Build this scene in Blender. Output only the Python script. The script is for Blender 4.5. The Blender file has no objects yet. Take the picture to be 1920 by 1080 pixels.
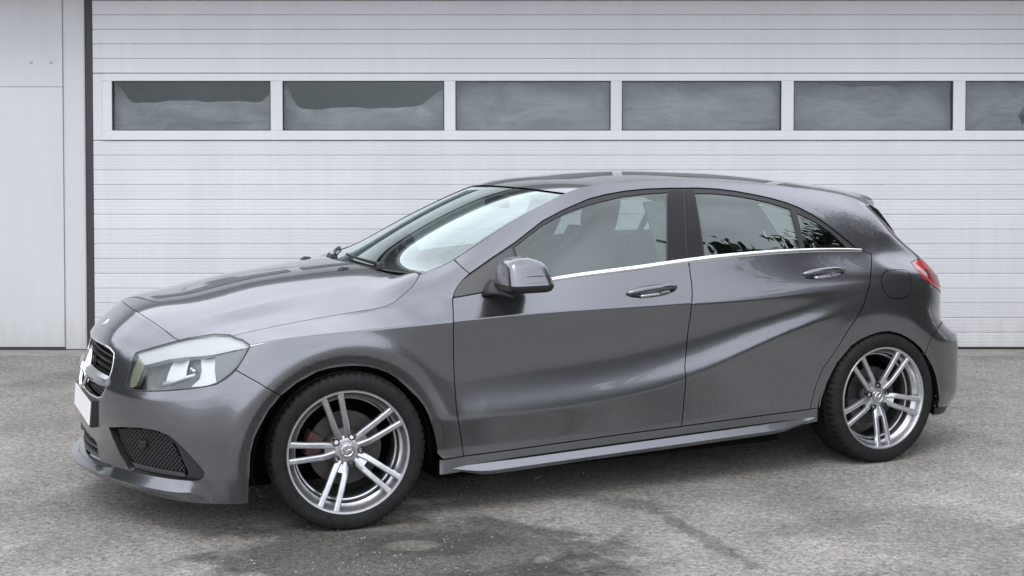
import bpy, bmesh, math, random
from mathutils import Vector, Matrix, geometry
random.seed(7)
scene = bpy.context.scene
COL = scene.collection
R = math.radians
# ------------------------------------------------------------------ camera
cd = bpy.data.cameras.new('camera')
cam = bpy.data.objects.new('camera', cd); COL.objects.link(cam)
cam.location = (0, 0, 1.537); cam.rotation_euler = (R(88.5), 0, 0)
cd.sensor_width = 36; cd.lens = 2450/1920*36
cd.shift_y = -(540-(273.5+2450*math.tan(R(1.5))))/1920
cd.clip_start = .05; cd.clip_end = 2000
scene.camera = cam
# ------------------------------------------------------------------ sky: bright, even cloud cover
SUN_EL, SUN_ROT = R(56), R(200)
world = bpy.data.worlds.new('World'); scene.world = world; world.use_nodes = True
nt = world.node_tree; nt.nodes.clear()
def wn(t, **k):
    n = nt.nodes.new(t)
    for a, b in k.items(): setattr(n, a, b)
    return n
sky = wn('ShaderNodeTexSky', sky_type='NISHITA', sun_disc=False, sun_elevation=SUN_EL, sun_rotation=SUN_ROT)
sky.dust_density = 3.0; sky.air_density = 1.0
hs = wn('ShaderNodeHueSaturation'); hs.inputs['Saturation'].default_value = .22
tc = wn('ShaderNodeTexCoord'); mp = wn('ShaderNodeMapping'); mp.inputs['Scale'].default_value = (1, 1, 2.6)
no = wn('ShaderNodeTexNoise'); no.inputs['Scale'].default_value = 1.7; no.inputs['Detail'].default_value = 7; no.inputs['Roughness'].default_value = .55
cl = wn('ShaderNodeMapRange'); cl.inputs[1].default_value = .3; cl.inputs[2].default_value = .72; cl.inputs[3].default_value = 18.; cl.inputs[4].default_value = 36.
cc = wn('ShaderNodeCombineColor'); gr = wn('ShaderNodeMix', data_type='RGBA'); gr.inputs[0].default_value = .80
tint = wn('ShaderNodeMix', data_type='RGBA', blend_type='MULTIPLY'); tint.inputs[0].default_value = 1; tint.inputs[7].default_value = (.955, .985, 1.07, 1)
bg = wn('ShaderNodeBackground'); bg.inputs[1].default_value = .085
wo = wn('ShaderNodeOutputWorld')
L_ = nt.links.new
L_(sky.outputs[0], hs.inputs['Color']); L_(tc.outputs['Generated'], mp.inputs[0]); L_(mp.outputs[0], no.inputs['Vector'])
L_(no.outputs[0], cl.inputs[0])
for i in range(3): L_(cl.outputs[0], cc.inputs[i])
L_(hs.outputs[0], gr.inputs[6]); L_(cc.outputs[0], gr.inputs[7]); L_(gr.outputs[2], tint.inputs[6]); L_(tint.outputs[2], bg.inputs[0]); L_(bg.outputs[0], wo.inputs[0])
sd = bpy.data.lights.new('sun', 'SUN'); sd.energy = 1.0; sd.angle = R(22); sd.color = (1, .975, .94)
so = bpy.data.objects.new('sun', sd); COL.objects.link(so)
_d = Vector((math.sin(SUN_ROT)*math.cos(SUN_EL), math.cos(SUN_ROT)*math.cos(SUN_EL), math.sin(SUN_EL)))
so.rotation_euler = _d.to_track_quat('Z', 'Y').to_euler(); so.location = (0, -5, 12)
scene.view_settings.view_transform = 'Standard'; scene.view_settings.look = 'None'
scene.view_settings.exposure = 0; scene.view_settings.gamma = 1; scene.view_settings.use_curve_mapping = False
scene.render.engine = 'CYCLES'
scene.cycles.max_bounces = 10; scene.cycles.transparent_max_bounces = 16; scene.cycles.caustics_reflective = False; scene.cycles.caustics_refractive = False

# ------------------------------------------------------------------ materials
def mat(name, col=(.5, .5, .5), rough=.5, metal=0., coat=0., coat_rough=.03, spec=.5, ior=1.5):
    m = bpy.data.materials.new(name); m.use_nodes = True
    b = m.node_tree.nodes['Principled BSDF']
    b.inputs['Base Color'].default_value = (*col, 1); b.inputs['Roughness'].default_value = rough
    b.inputs['Metallic'].default_value = metal; b.inputs['Coat Weight'].default_value = coat
    b.inputs['Coat Roughness'].default_value = coat_rough; b.inputs['Specular IOR Level'].default_value = spec
    b.inputs['IOR'].default_value = ior
    return m
def nodes(m): return m.node_tree.nodes, m.node_tree.links.new, m.node_tree.nodes['Principled BSDF']
def noise(m, scale, detail=5, rough=.55, vec=None, dist=0.):
    N, Lk, b = nodes(m); n = N.new('ShaderNodeTexNoise'); n.inputs['Scale'].default_value = scale
    n.inputs['Detail'].default_value = detail; n.inputs['Roughness'].default_value = rough; n.inputs['Distortion'].default_value = dist
    if vec is None:
        t = N.new('ShaderNodeTexCoord'); vec = t.outputs['Object']
    Lk(vec, n.inputs['Vector']); return n.outputs[0]
def ramp(m, fac, stops):
    N, Lk, b = nodes(m); r = N.new('ShaderNodeValToRGB'); e = r.color_ramp.elements
    while len(e) < len(stops): e.new(.5)
    for k, (p, c) in enumerate(stops):
        e[k].position = p; e[k].color = (*c, 1) if len(c) == 3 else c
    Lk(fac, r.inputs[0]); return r.outputs[0]
def mixc(m, fac, a, b_, mode='MIX'):
    N, Lk, b = nodes(m); x = N.new('ShaderNodeMix'); x.data_type = 'RGBA'; x.blend_type = mode
    for s, v in ((0, fac), (6, a), (7, b_)):
        if isinstance(v, (int, float)): x.inputs[s].default_value = v
        elif isinstance(v, tuple): x.inputs[s].default_value = (*v, 1)
        else: Lk(v, x.inputs[s])
    return x.outputs[2]
def bump(m, h, strength=.3, dist=.01):
    N, Lk, b = nodes(m); bp = N.new('ShaderNodeBump'); bp.inputs['Strength'].default_value = strength; bp.inputs['Distance'].default_value = dist
    Lk(h, bp.inputs['Height']); Lk(bp.outputs[0], b.inputs['Normal']); return bp
def mapv(m, scale=(1, 1, 1), loc=(0, 0, 0), rot=(0, 0, 0)):
    N, Lk, b = nodes(m); t = N.new('ShaderNodeTexCoord'); p = N.new('ShaderNodeMapping')
    p.inputs['Scale'].default_value = scale; p.inputs['Location'].default_value = loc; p.inputs['Rotation'].default_value = rot
    Lk(t.outputs['Object'], p.inputs[0]); return p.outputs[0]

PAINT = mat('grey_metallic_paint', (.155, .158, .172), .21, .88, 1., .02)
_f = noise(PAINT, 900, 2, .6); _N, _L, _b = nodes(PAINT)
_L(ramp(PAINT, _f, [(.3, (.150, .155, .170)), (.7, (.190, .196, .214))]), _b.inputs['Base Color'])
CHROME = mat('chrome', (.80, .81, .83), .10, 1.)
SATIN = mat('satin_aluminium', (.86, .87, .89), .22, 1.)
ALLOY = mat('silver_alloy', (.56, .57, .59), .30, .85, .6, .08)
_f = noise(ALLOY, 40, 4); _N, _L, _b = nodes(ALLOY); _L(ramp(ALLOY, _f, [(.35, (.50, .51, .53)), (.7, (.60, .61, .63))]), _b.inputs['Base Color'])
ALLOY_D = mat('dark_wheel_barrel', (.055, .056, .06), .5, .5)
BLACK = mat('black_plastic', (.012, .012, .013), .45)
GLOSSB = mat('gloss_black_trim', (.018, .017, .019), .08, 0, 1., .02)
GREYP = mat('dark_grey_plastic', (.055, .056, .060), .42)
VOID = mat('dark_cavity', (.004, .004, .004), .9, spec=.1)
RUBBER = mat('tyre_rubber', (.01, .01, .0105), .7, spec=.25)
_f = noise(RUBBER, 28, 6, .6); _N, _L, _b = nodes(RUBBER); _L(ramp(RUBBER, _f, [(.35, (.008, .008, .0085)), (.75, (.018, .0175, .017))]), _b.inputs['Base Color'])
SEAL = mat('window_rubber', (.015, .015, .016), .5)
DISC = mat('brake_disc_iron', (.06, .06, .06), .45, .6)
CALIPER = mat('caliper_rust_red', (.065, .026, .019), .6)
INTER = mat('charcoal_upholstery', (.035, .036, .040), .85)
WHITEP = mat('white_plate', (.80, .80, .80), .4)
REFLECT = mat('lamp_reflector', (.62, .62, .64), .42, .45)
HOUSE = mat('lamp_housing_grey', (.15, .155, .168), .38, .3)
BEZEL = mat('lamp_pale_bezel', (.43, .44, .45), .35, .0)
GUIDE = mat('lamp_light_guide', (.20, .21, .17), .25, .2)
def glass(name, tint, ior=1.5, boost=1.0, rough=0.0):
    m = bpy.data.materials.new(name); m.use_nodes = True; N = m.node_tree.nodes; Lk = m.node_tree.links.new; N.clear()
    o = N.new('ShaderNodeOutputMaterial'); mx = N.new('ShaderNodeMixShader'); t = N.new('ShaderNodeBsdfTransparent'); g = N.new('ShaderNodeBsdfGlossy')
    t.inputs[0].default_value = (*tint, 1); g.inputs[0].default_value = (.90, 1., .985, 1); g.inputs['Roughness'].default_value = rough
    # Schlick reflectance of a thin pane, the same from both of its faces
    ge = N.new('ShaderNodeNewGeometry'); dt = N.new('ShaderNodeVectorMath'); dt.operation = 'DOT_PRODUCT'; Lk(ge.outputs['Incoming'], dt.inputs[0]); Lk(ge.outputs['Normal'], dt.inputs[1])
    def mt(op, a, b):
        q = N.new('ShaderNodeMath'); q.operation = op
        for i_, v_ in enumerate((a, b)):
            if v_ is None: continue
            if isinstance(v_, (int, float)): q.inputs[i_].default_value = v_
            else: Lk(v_, q.inputs[i_])
        return q.outputs[0]
    pw = mt('POWER', mt('SUBTRACT', 1., mt('MINIMUM', mt('ABSOLUTE', dt.outputs['Value'], None), 1.)), 5.); r0 = ((ior-1)/(ior+1))**2
    k = N.new('ShaderNodeMath'); k.operation = 'MULTIPLY'; k.inputs[1].default_value = boost; k.use_clamp = True
    Lk(mt('ADD', mt('MULTIPLY', pw, 1-r0), r0), k.inputs[0]); Lk(k.outputs[0], mx.inputs[0]); Lk(t.outputs[0], mx.inputs[1]); Lk(g.outputs[0], mx.inputs[2]); Lk(mx.outputs[0], o.inputs[0])
    return m
GL_SIDE = glass('side_window_glass', (.68, .78, .76), 1.52, 3.0)
GL_REAR = glass('tinted_rear_glass', (.42, .46, .45), 1.52, 3.0)
GL_WIND = glass('windscreen_glass', (.62, .70, .69), 1.52, 2.5)
GL_LAMP = glass('headlamp_lens', (.93, .94, .93), 1.5, 1.6)
GL_DOOR = glass('garage_pane_glass', (.80, .81, .82), 1.5, 1.0)
REDL = mat('red_lamp_lens', (.36, .020, .028), .08, 0, 1., .02)
REDD = mat('dark_red_lamp', (.14, .006, .010), .10, 0, 1., .02)

# ------------------------------------------------------------------ mesh helpers
def mesh_obj(name, verts, faces, material, parent=None, normals=None, smooth=True):
    me = bpy.data.meshes.new(name); me.from_pydata([tuple(map(float, v)) for v in verts], [], [tuple(map(int, f)) for f in faces]); me.update()
    if material: me.materials.append(material)
    if smooth: me.polygons.foreach_set('use_smooth', [True]*len(me.polygons))
    if normals is not None: me.normals_split_custom_set_from_vertices([tuple(map(float, n)) for n in normals])
    o = bpy.data.objects.new(name, me); COL.objects.link(o)
    if parent: o.parent = parent
    return o
def empty(name, loc=(0, 0, 0), rz=0., parent=None):
    o = bpy.data.objects.new(name, None); COL.objects.link(o); o.location = loc; o.rotation_euler = (0, 0, rz); o.empty_display_size = .2
    if parent: o.parent = parent
    return o
def tag(o, label=None, cat=None, group=None, kind=None):
    for k, v in (('label', label), ('category', cat), ('group', group), ('kind', kind)):
        if v: o[k] = v
    return o
class MB:
    """collects simple shapes and links them as one mesh object"""
    def __init__(s): s.v = []; s.f = []
    def add(s, v, f):
        n = len(s.v); s.v += [tuple(map(float, p)) for p in v]; s.f += [tuple(i+n for i in q) for q in f]; return s
    def box(s, a, b, bev=0.):
        x0, y0, z0 = a; x1, y1, z1 = b
        if bev <= 0:
            return s.add([(x0,y0,z0),(x1,y0,z0),(x1,y1,z0),(x0,y1,z0),(x0,y0,z1),(x1,y0,z1),(x1,y1,z1),(x0,y1,z1)],
                         [(0,3,2,1),(4,5,6,7),(0,1,5,4),(1,2,6,5),(2,3,7,6),(3,0,4,7)])
        bm = bmesh.new(); bmesh.ops.create_cube(bm, size=1)
        for v in bm.verts: v.co = Vector(((x0+x1)/2+v.co.x*(x1-x0), (y0+y1)/2+v.co.y*(y1-y0), (z0+z1)/2+v.co.z*(z1-z0)))
        bmesh.ops.bevel(bm, geom=bm.edges[:], offset=bev, segments=2, affect='EDGES', profile=.6)
        bm.verts.index_update(); s.add([v.co[:] for v in bm.verts], [[v.index for v in f.verts] for f in bm.faces]); bm.free(); return s
    def tube(s, pts, r, n=8, sx=1., sy=1., closed=False):
        P = [Vector(p) for p in pts]; rs = r if hasattr(r, '__len__') else [r]*len(P); V = []; F = []
        up = None
        for i, p in enumerate(P):
            a = P[i-1] if i > 0 or closed else p; b = P[(i+1) % len(P)] if i < len(P)-1 or closed else p
            t = (b-a).normalized()
            u = t.orthogonal().normalized() if up is None else (up-t*up.dot(t)).normalized(); up = u; w = t.cross(u)
            V += [p+(u*math.cos(2*math.pi*k/n)*sx+w*math.sin(2*math.pi*k/n)*sy)*rs[i] for k in range(n)]
        m = len(P)
        for i in range(m if closed else m-1):
            j = (i+1) % m
            F += [(i*n+k, i*n+(k+1) % n, j*n+(k+1) % n, j*n+k) for k in range(n)]
        if not closed: F += [tuple(range(n))[::-1], tuple((m-1)*n+k for k in range(n))]
        return s.add(V, F)
    def lathe(s, prof, n=64, axis='y', closed=False):
        """profile (radius, along axis); axis y"""
        V = []; F = []; m = len(prof)
        for k in range(n):
            a = 2*math.pi*k/n
            for r, y in prof: V.append((r*math.cos(a), y, r*math.sin(a)))
        for k in range(n):
            j = (k+1) % n
            for i in range(m-1 if not closed else m):
                i2 = (i+1) % m
                F.append((k*m+i, k*m+i2, j*m+i2, j*m+i))
        return s.add(V, F)
    def prism(s, poly, y0, y1, ax='y'):
        n = len(poly)
        f = (lambda p, y: (p[0], y, p[1])) if ax == 'y' else ((lambda p, y: (p[0], p[1], y)) if ax == 'z' else (lambda p, y: (y, p[0], p[1])))
        s.add([f(p, y0) for p in poly]+[f(p, y1) for p in poly], [tuple(range(n)), tuple(range(2*n-1, n-1, -1))]+[(i, i+n, (i+1) % n+n, (i+1) % n) for i in range(n)]); return s
    def build(s, name, material, parent=None, smooth=False, sharp=None):
        o = mesh_obj(name, s.v, s.f, material, parent, None, smooth)
        bm = bmesh.new(); bm.from_mesh(o.data); bmesh.ops.recalc_face_normals(bm, faces=bm.faces[:]); bm.to_mesh(o.data); bm.free()
        if sharp is not None:
            o.data.polygons.foreach_set('use_smooth', [True]*len(o.data.polygons)); o.data.set_sharp_from_angle(angle=R(sharp))
        return o
import numpy as np, math
def nspline(t, Y):
    """natural cubic spline through (t, Y); returns an evaluator"""
    t=np.asarray(t,float); Y=np.asarray(Y,float); n=len(t); h=np.diff(t)
    A=np.zeros((n,n)); B=np.zeros((n,)+Y.shape[1:]); A[0,0]=A[-1,-1]=1
    for i in range(1,n-1):
        A[i,i-1]=h[i-1]; A[i,i]=2*(h[i-1]+h[i]); A[i,i+1]=h[i]
        B[i]=6*((Y[i+1]-Y[i])/h[i]-(Y[i]-Y[i-1])/h[i-1])
    M=np.linalg.solve(A,B.reshape(n,-1)).reshape(B.shape)
    def f(x):
        x=np.asarray(x,float); i=np.clip(np.searchsorted(t,x,side='right')-1,0,n-2)
        a=(t[i+1]-x)/h[i]; b=1-a; e=(slice(None),)+(None,)*(Y.ndim-1); hh=h[i][e]; a=a[e]; b=b[e]
        return a*Y[i]+b*Y[i+1]+((a**3-a)*M[i]+(b**3-b)*M[i+1])*hh**2/6
    return f
def tab(pts):
    p=np.array(pts,float); return nspline(p[:,0],p[:,1:])
# ---- longitudinal rails of the body half, (x rearwards from the front axle, half width, height) in metres.
# front fascia stations (centre, .28, .50, corner, behind the corner)
FR=[ # r0 lip bottom .. r5 bonnet shut line
 [(-.905,0,.155),(-.845,.29,.155),(-.755,.50,.155),(-.650,.69,.152),(-.525,.805,.150)],
 [(-.922,0,.250),(-.882,.29,.250),(-.805,.50,.250),(-.690,.69,.250),(-.545,.815,.250)],
 [(-.902,0,.430),(-.884,.28,.430),(-.822,.49,.430),(-.706,.685,.430),(-.548,.822,.430)],
 [(-.898,0,.555),(-.877,.28,.552),(-.820,.48,.550),(-.705,.676,.552),(-.537,.816,.568)],
 [(-.850,0,.730),(-.826,.27,.724),(-.757,.46,.712),(-.650,.63,.712),(-.500,.770,.735)],
 [(-.725,0,.848),(-.712,.25,.836),(-.670,.43,.808),(-.590,.60,.775),(-.445,.700,.788)]]
# side rails as tables x:(w,z)
ST=[-.30,0.,.24,.47,.75,1.05,1.35,1.65,2.0,2.3,2.55,2.8,3.0]
SR=[
 tab([(-.30,.850,.142),(0,.850,.150),(.40,.866,.178),(.9,.868,.182),(1.6,.868,.206),(2.2,.866,.220),(2.7,.845,.220),(3.0,.828,.19)]),
 tab([(-.30,.872,.250),(0,.874,.270),(.40,.864,.285),(.9,.862,.290),(1.6,.863,.303),(2.3,.866,.315),(2.7,.872,.32),(3.0,.852,.30)]),
 tab([(-.30,.884,.425),(0,.889,.420),(.40,.887,.408),(.85,.890,.412),(1.2,.891,.434),(1.6,.893,.502),(1.9,.894,.600),(2.2,.894,.690),(2.5,.892,.750),(2.8,.886,.72),(3.0,.866,.60)]),
 tab([(-.30,.877,.590),(0,.882,.610),(.40,.874,.605),(.85,.870,.612),(1.2,.869,.630),(1.6,.871,.675),(1.9,.876,.720),(2.2,.881,.765),(2.5,.885,.805),(2.8,.878,.800),(3.0,.848,.740)]),
 tab([(-.30,.850,.777),(0,.868,.796),(.40,.879,.813),(.85,.884,.826),(1.2,.885,.828),(1.6,.884,.829),(1.9,.882,.833),(2.2,.879,.846),(2.5,.874,.872),(2.8,.858,.890),(3.0,.822,.888)]),
 tab([(-.30,.728,.807),(0,.745,.838),(.24,.757,.872),(.47,.806,.902),(.75,.812,.936),(1.05,.810,.966),(1.35,.806,.987),(1.65,.801,1.012),(2.0,.793,1.030),(2.3,.784,1.034),(2.55,.773,1.028),(2.8,.752,1.010),(3.0,.715,.985)])]
# rear stations (45 deg corner, .5, .28, centre)
RR=[
 [(3.255,.715,.170),(3.335,.50,.170),(3.37,.28,.170),(3.38,0,.170)],
 [(3.312,.735,.270),(3.40,.50,.270),(3.435,.28,.270),(3.445,0,.270)],
 [(3.312,.735,.562),(3.412,.50,.565),(3.445,.28,.565),(3.455,0,.565)],
 [(3.232,.706,.640),(3.335,.48,.645),(3.365,.28,.645),(3.375,0,.645)],
 [(3.208,.700,.870),(3.325,.47,.880),(3.36,.28,.880),(3.37,0,.880)],
 [(3.130,.650,.970),(3.215,.45,.972),(3.25,.28,.972),(3.26,0,.972)]]
# greenhouse edge rail r8 (windscreen side, roof edge, rear pillar edge), one per station from .24 on
R8=[(.398,.642,.993),(.530,.633,1.032),(.775,.600,1.160),(1.128,.555,1.318),(1.36,.546,1.361),(1.655,.540,1.373),(1.99,.538,1.361),(2.30,.536,1.340),(2.58,.535,1.312),(2.78,.540,1.274),(2.86,.548,1.243),(2.885,.555,1.228)]
CC=[(.250,1.001),(.408,1.055),(.668,1.182),(1.045,1.337),(1.35,1.387),(1.65,1.407),(2.0,1.404),(2.3,1.388),(2.60,1.358),(2.88,1.327),(3.02,1.306),(3.085,1.294)]
NS=5+len(ST)+4
def _rails():
    R=np.zeros((9,NS,3))
    for k in range(6):
        R[k,:5]=FR[k]
        wz=SR[k](ST); R[k,5:5+len(ST),0]=ST; R[k,5:5+len(ST),1:]=wz
        R[k,5+len(ST):]=RR[k]
    # the lower rails lean with the fender and pillar so that r5 meets the A-pillar foot
    i0=7; i1=18
    for j in range(i0,i1+1):
        e=np.array(R8[j-i0]); b=R[5,j]
        for k,h,g in ((6,.42,.34),(7,.76,.68),(8,1.,1.)):
            R[k,j,0]=b[0]+(e[0]-b[0])*h; R[k,j,2]=b[2]+(e[2]-b[2])*h
            R[k,j,1]=b[1]+(e[1]-b[1])*g
    # foot of the A-pillar: bonnet corner curve
    R[6,7]=(.285,.742,.903); R[7,7]=(.340,.700,.946)
    # tail edge of the rear pillar
    R[6,18]=(3.055,.602,1.045); R[7,18]=(2.985,.578,1.125)
    for j in list(range(0,i0)):
        for k in (6,7,8): R[k,j]=R[5,j]+(np.array([.02,-.05,.02]) )*(k-5)
    for j in range(i1+1,NS):
        for k in (6,7,8): R[k,j]=R[5,j]+np.array([-.07,0.,.09])*(k-5)
    return R
RAIL=_rails()
def _uknots():
    d=np.linalg.norm(np.diff(RAIL[2:5],axis=1),axis=2).mean(0); return np.r_[0,np.cumsum(d)]
UK=_uknots(); UMAX=UK[-1]
def _spl(lo,hi,ks):
    Y=RAIL[ks][:,lo:hi+1].transpose(1,0,2); t=UK[lo:hi+1]
    if lo==0:
        m=Y[1:4][::-1]*np.array([1,-1,1]); t=np.r_[-UK[1:4][::-1],t]; Y=np.concatenate([m,Y])
    if hi==NS-1:
        m=Y[-4:-1][::-1]*np.array([1,-1,1]); t=np.r_[t,2*UMAX-UK[-4:-1][::-1]]; Y=np.concatenate([Y,m])
    return nspline(t,Y)
_low=_spl(0,NS-1,list(range(6))); _up=_spl(7,18,[6,7,8])
_ghF=RAIL[6:9,:8].transpose(1,0,2); _ghB=RAIL[6:9,18:].transpose(1,0,2)
CR=np.zeros((9,NS))
CR[1]=.55; CR[1,:5]=.8
CR[2,7:15]=[.35,.8,.85,.85,.85,.8,.75,.5]; CR[2,15]=.2
CR[4,4:14]=[.7,.9,1,1,1,1,1,1,.9,.6]; CR[4,14]=.25
CR[3,:5]=[.5,.6,.75,.75,.5]; CR[2,18:]=.9; CR[3,18:]=.6; CR[1,18:]=.8; CR[2,17]=.5
CR[5,:14]=1; CR[5,14:17]=[.9,.5,.1]; CR[5,19:]=1
CR[7,8:16]=.1
ARCH=((-.010,.278,.020),(2.690,.268,.009))
def rails_at(u):
    u=np.clip(np.asarray(u,float),0,UMAX)
    lo=_low(u); n=len(u); up=np.zeros((n,3,3))
    f=u<UK[7]; b=u>UK[18]; m=~(f|b)
    if m.any(): up[m]=_up(u[m])
    for mask,G,o in ((f,_ghF,0),(b,_ghB,18)):
        if mask.any():
            K=UK[o:o+len(G)]
            for k in range(3):
                for c in range(3): up[mask,k,c]=np.interp(u[mask],K,G[:,k,c])
    cr=np.stack([np.interp(u,UK,CR[k]) for k in range(9)],1)
    return np.concatenate([lo,up],1),cr
def S0(u,v):
    u=np.atleast_1d(np.asarray(u,float)); v=np.atleast_1d(np.asarray(v,float))
    P,c=rails_at(u); n=len(u)
    D=np.diff(P,axis=1); h=np.maximum(np.linalg.norm(D,axis=2),1e-5)**.8; s=D/h[:,:,None]
    m=np.zeros_like(P); m[:,1:-1]=(s[:,:-1]*h[:,1:,None]+s[:,1:]*h[:,:-1,None])/(h[:,:-1]+h[:,1:])[:,:,None]
    ml=m.copy(); mr=m.copy(); cc=c[:,:,None]
    ml[:,1:]=(1-cc[:,1:])*m[:,1:]+cc[:,1:]*s; mr[:,:-1]=(1-cc[:,:-1])*m[:,:-1]+cc[:,:-1]*s
    ml[:,-1]=s[:,-1]; mr[:,0]=s[:,0]
    k=np.clip(np.floor(v).astype(int),0,7); t=(v-k)[:,None]; r=np.arange(n)
    a=P[r,k]; b=P[r,k+1]; H=h[r,k][:,None]; ta=mr[r,k]*H; tb=ml[r,k+1]*H
    p=(2*t**3-3*t**2+1)*a+(t**3-2*t**2+t)*ta+(-2*t**3+3*t**2)*b+(t**3-t**2)*tb
    p[:,1]+=.0045*np.exp(-((v-2.02)/.34)**2)*np.clip((u-1.75)/.3,0,1)*np.clip((3.9-u)/.6,0,1)
    side=np.clip((p[:,1]-.6)/.15,0,1)
    for ax,az,amp in ARCH:
        rr=np.hypot(p[:,0]-ax,p[:,2]-az); q=np.clip((.432-rr)/.050,0,1); q=q*q*(3-2*q)
        fl=np.exp(-((rr-.462)/.038)**2)
        p[:,1]+=(-amp*q+.2*amp*fl)*side*(p[:,2]<.8)
    return p
def S(u,v,off=0.):
    """points and outward normals of the body half"""
    u=np.atleast_1d(np.asarray(u,float)); v=np.atleast_1d(np.asarray(v,float)); e=.004; f=.02
    du=S0(np.minimum(u+e,UMAX),v)-S0(np.maximum(u-e,0),v)
    dv=S0(u,np.minimum(v+f,8))-S0(u,np.maximum(v-f,0))
    N=np.cross(dv,du); N/=np.maximum(np.linalg.norm(N,axis=1),1e-9)[:,None]
    p=S0(u,v)
    z=(u<1e-6)|(u>UMAX-1e-6); N[z,1]=0; N/=np.maximum(np.linalg.norm(N,axis=1),1e-9)[:,None]
    return p+off*N,N
# ---- upper skin (windscreen, roof): a in -1..1 across, u along r8
_edge=_spl(7,18,[8]); _cc=nspline(UK[7:19],np.array(CC))
def T0(a,u):
    E=_edge(u)[:,0]; C=_cc(u); A=np.abs(a)
    rf=np.clip((u-UK[9])/(UK[11]-UK[9]),0,1); px=2.05; pz=2.1
    return np.stack([C[:,0]+(E[:,0]-C[:,0])*A**px, E[:,1]*a, C[:,1]+(E[:,2]-C[:,1])*A**pz],1)
def T(a,u,off=0.):
    a=np.atleast_1d(np.asarray(a,float)); u=np.atleast_1d(np.asarray(u,float)); e=.004
    du=T0(a,np.minimum(u+e,UK[18]))-T0(a,np.maximum(u-e,UK[7])); da=T0(a+e,u)-T0(a-e,u)
    N=np.cross(da,du); N*=np.sign(N[:,2:3]+1e-12); N/=np.linalg.norm(N,axis=1)[:,None]
    return T0(a,u)+off*N,N
# ---- bonnet height over the plan
_hz=[tab(p) for p in (
 [(-.90,.72),(-.725,.848),(-.5,.899),(-.25,.947),(0,.983),(.25,1.008),(.5,1.025)],
 [(-.90,.70),(-.712,.836),(-.5,.890),(-.25,.938),(0,.974),(.25,1.002),(.5,1.015)],
 [(-.90,.64),(-.66,.795),(-.5,.842),(-.27,.884),(-.0,.928),(.22,.962),(.5,.995)],
 [(-.90,.60),(-.60,.772),(-.43,.809),(-.2,.849),(0,.885),(.2,.921),(.39,.981),(.5,1.0)],
 [(-.90,.52),(-.58,.715),(-.43,.782),(-.2,.814),(0,.838),(.2,.868),(.4,.91),(.5,.94)])]
_hw=np.array([0,.26,.52,.63,.75])
def hood_z(x,w):
    w=np.abs(w); Z=np.stack([f(x)[:,0] for f in _hz],1); s=np.diff(Z,axis=1)/np.diff(_hw); h=np.diff(_hw)
    m=np.zeros_like(Z); m[:,1:-1]=(s[:,:-1]*h[1:]+s[:,1:]*h[:-1])/(h[:-1]+h[1:]); m[:,-1]=s[:,-1]
    ml=m.copy(); mr=m.copy(); c=.6; ml[:,2]=(1-c)*m[:,2]+c*s[:,1]; mr[:,2]=(1-c)*m[:,2]+c*s[:,2]
    k=np.clip(np.searchsorted(_hw,w,side='right')-1,0,3); r=np.arange(len(w)); t=(w-_hw[k])/h[k]
    return (2*t**3-3*t**2+1)*Z[r,k]+(t**3-2*t**2+t)*mr[r,k]*h[k]+(-2*t**3+3*t**2)*Z[r,k+1]+(t**3-t**2)*ml[r,k+1]*h[k]
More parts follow.
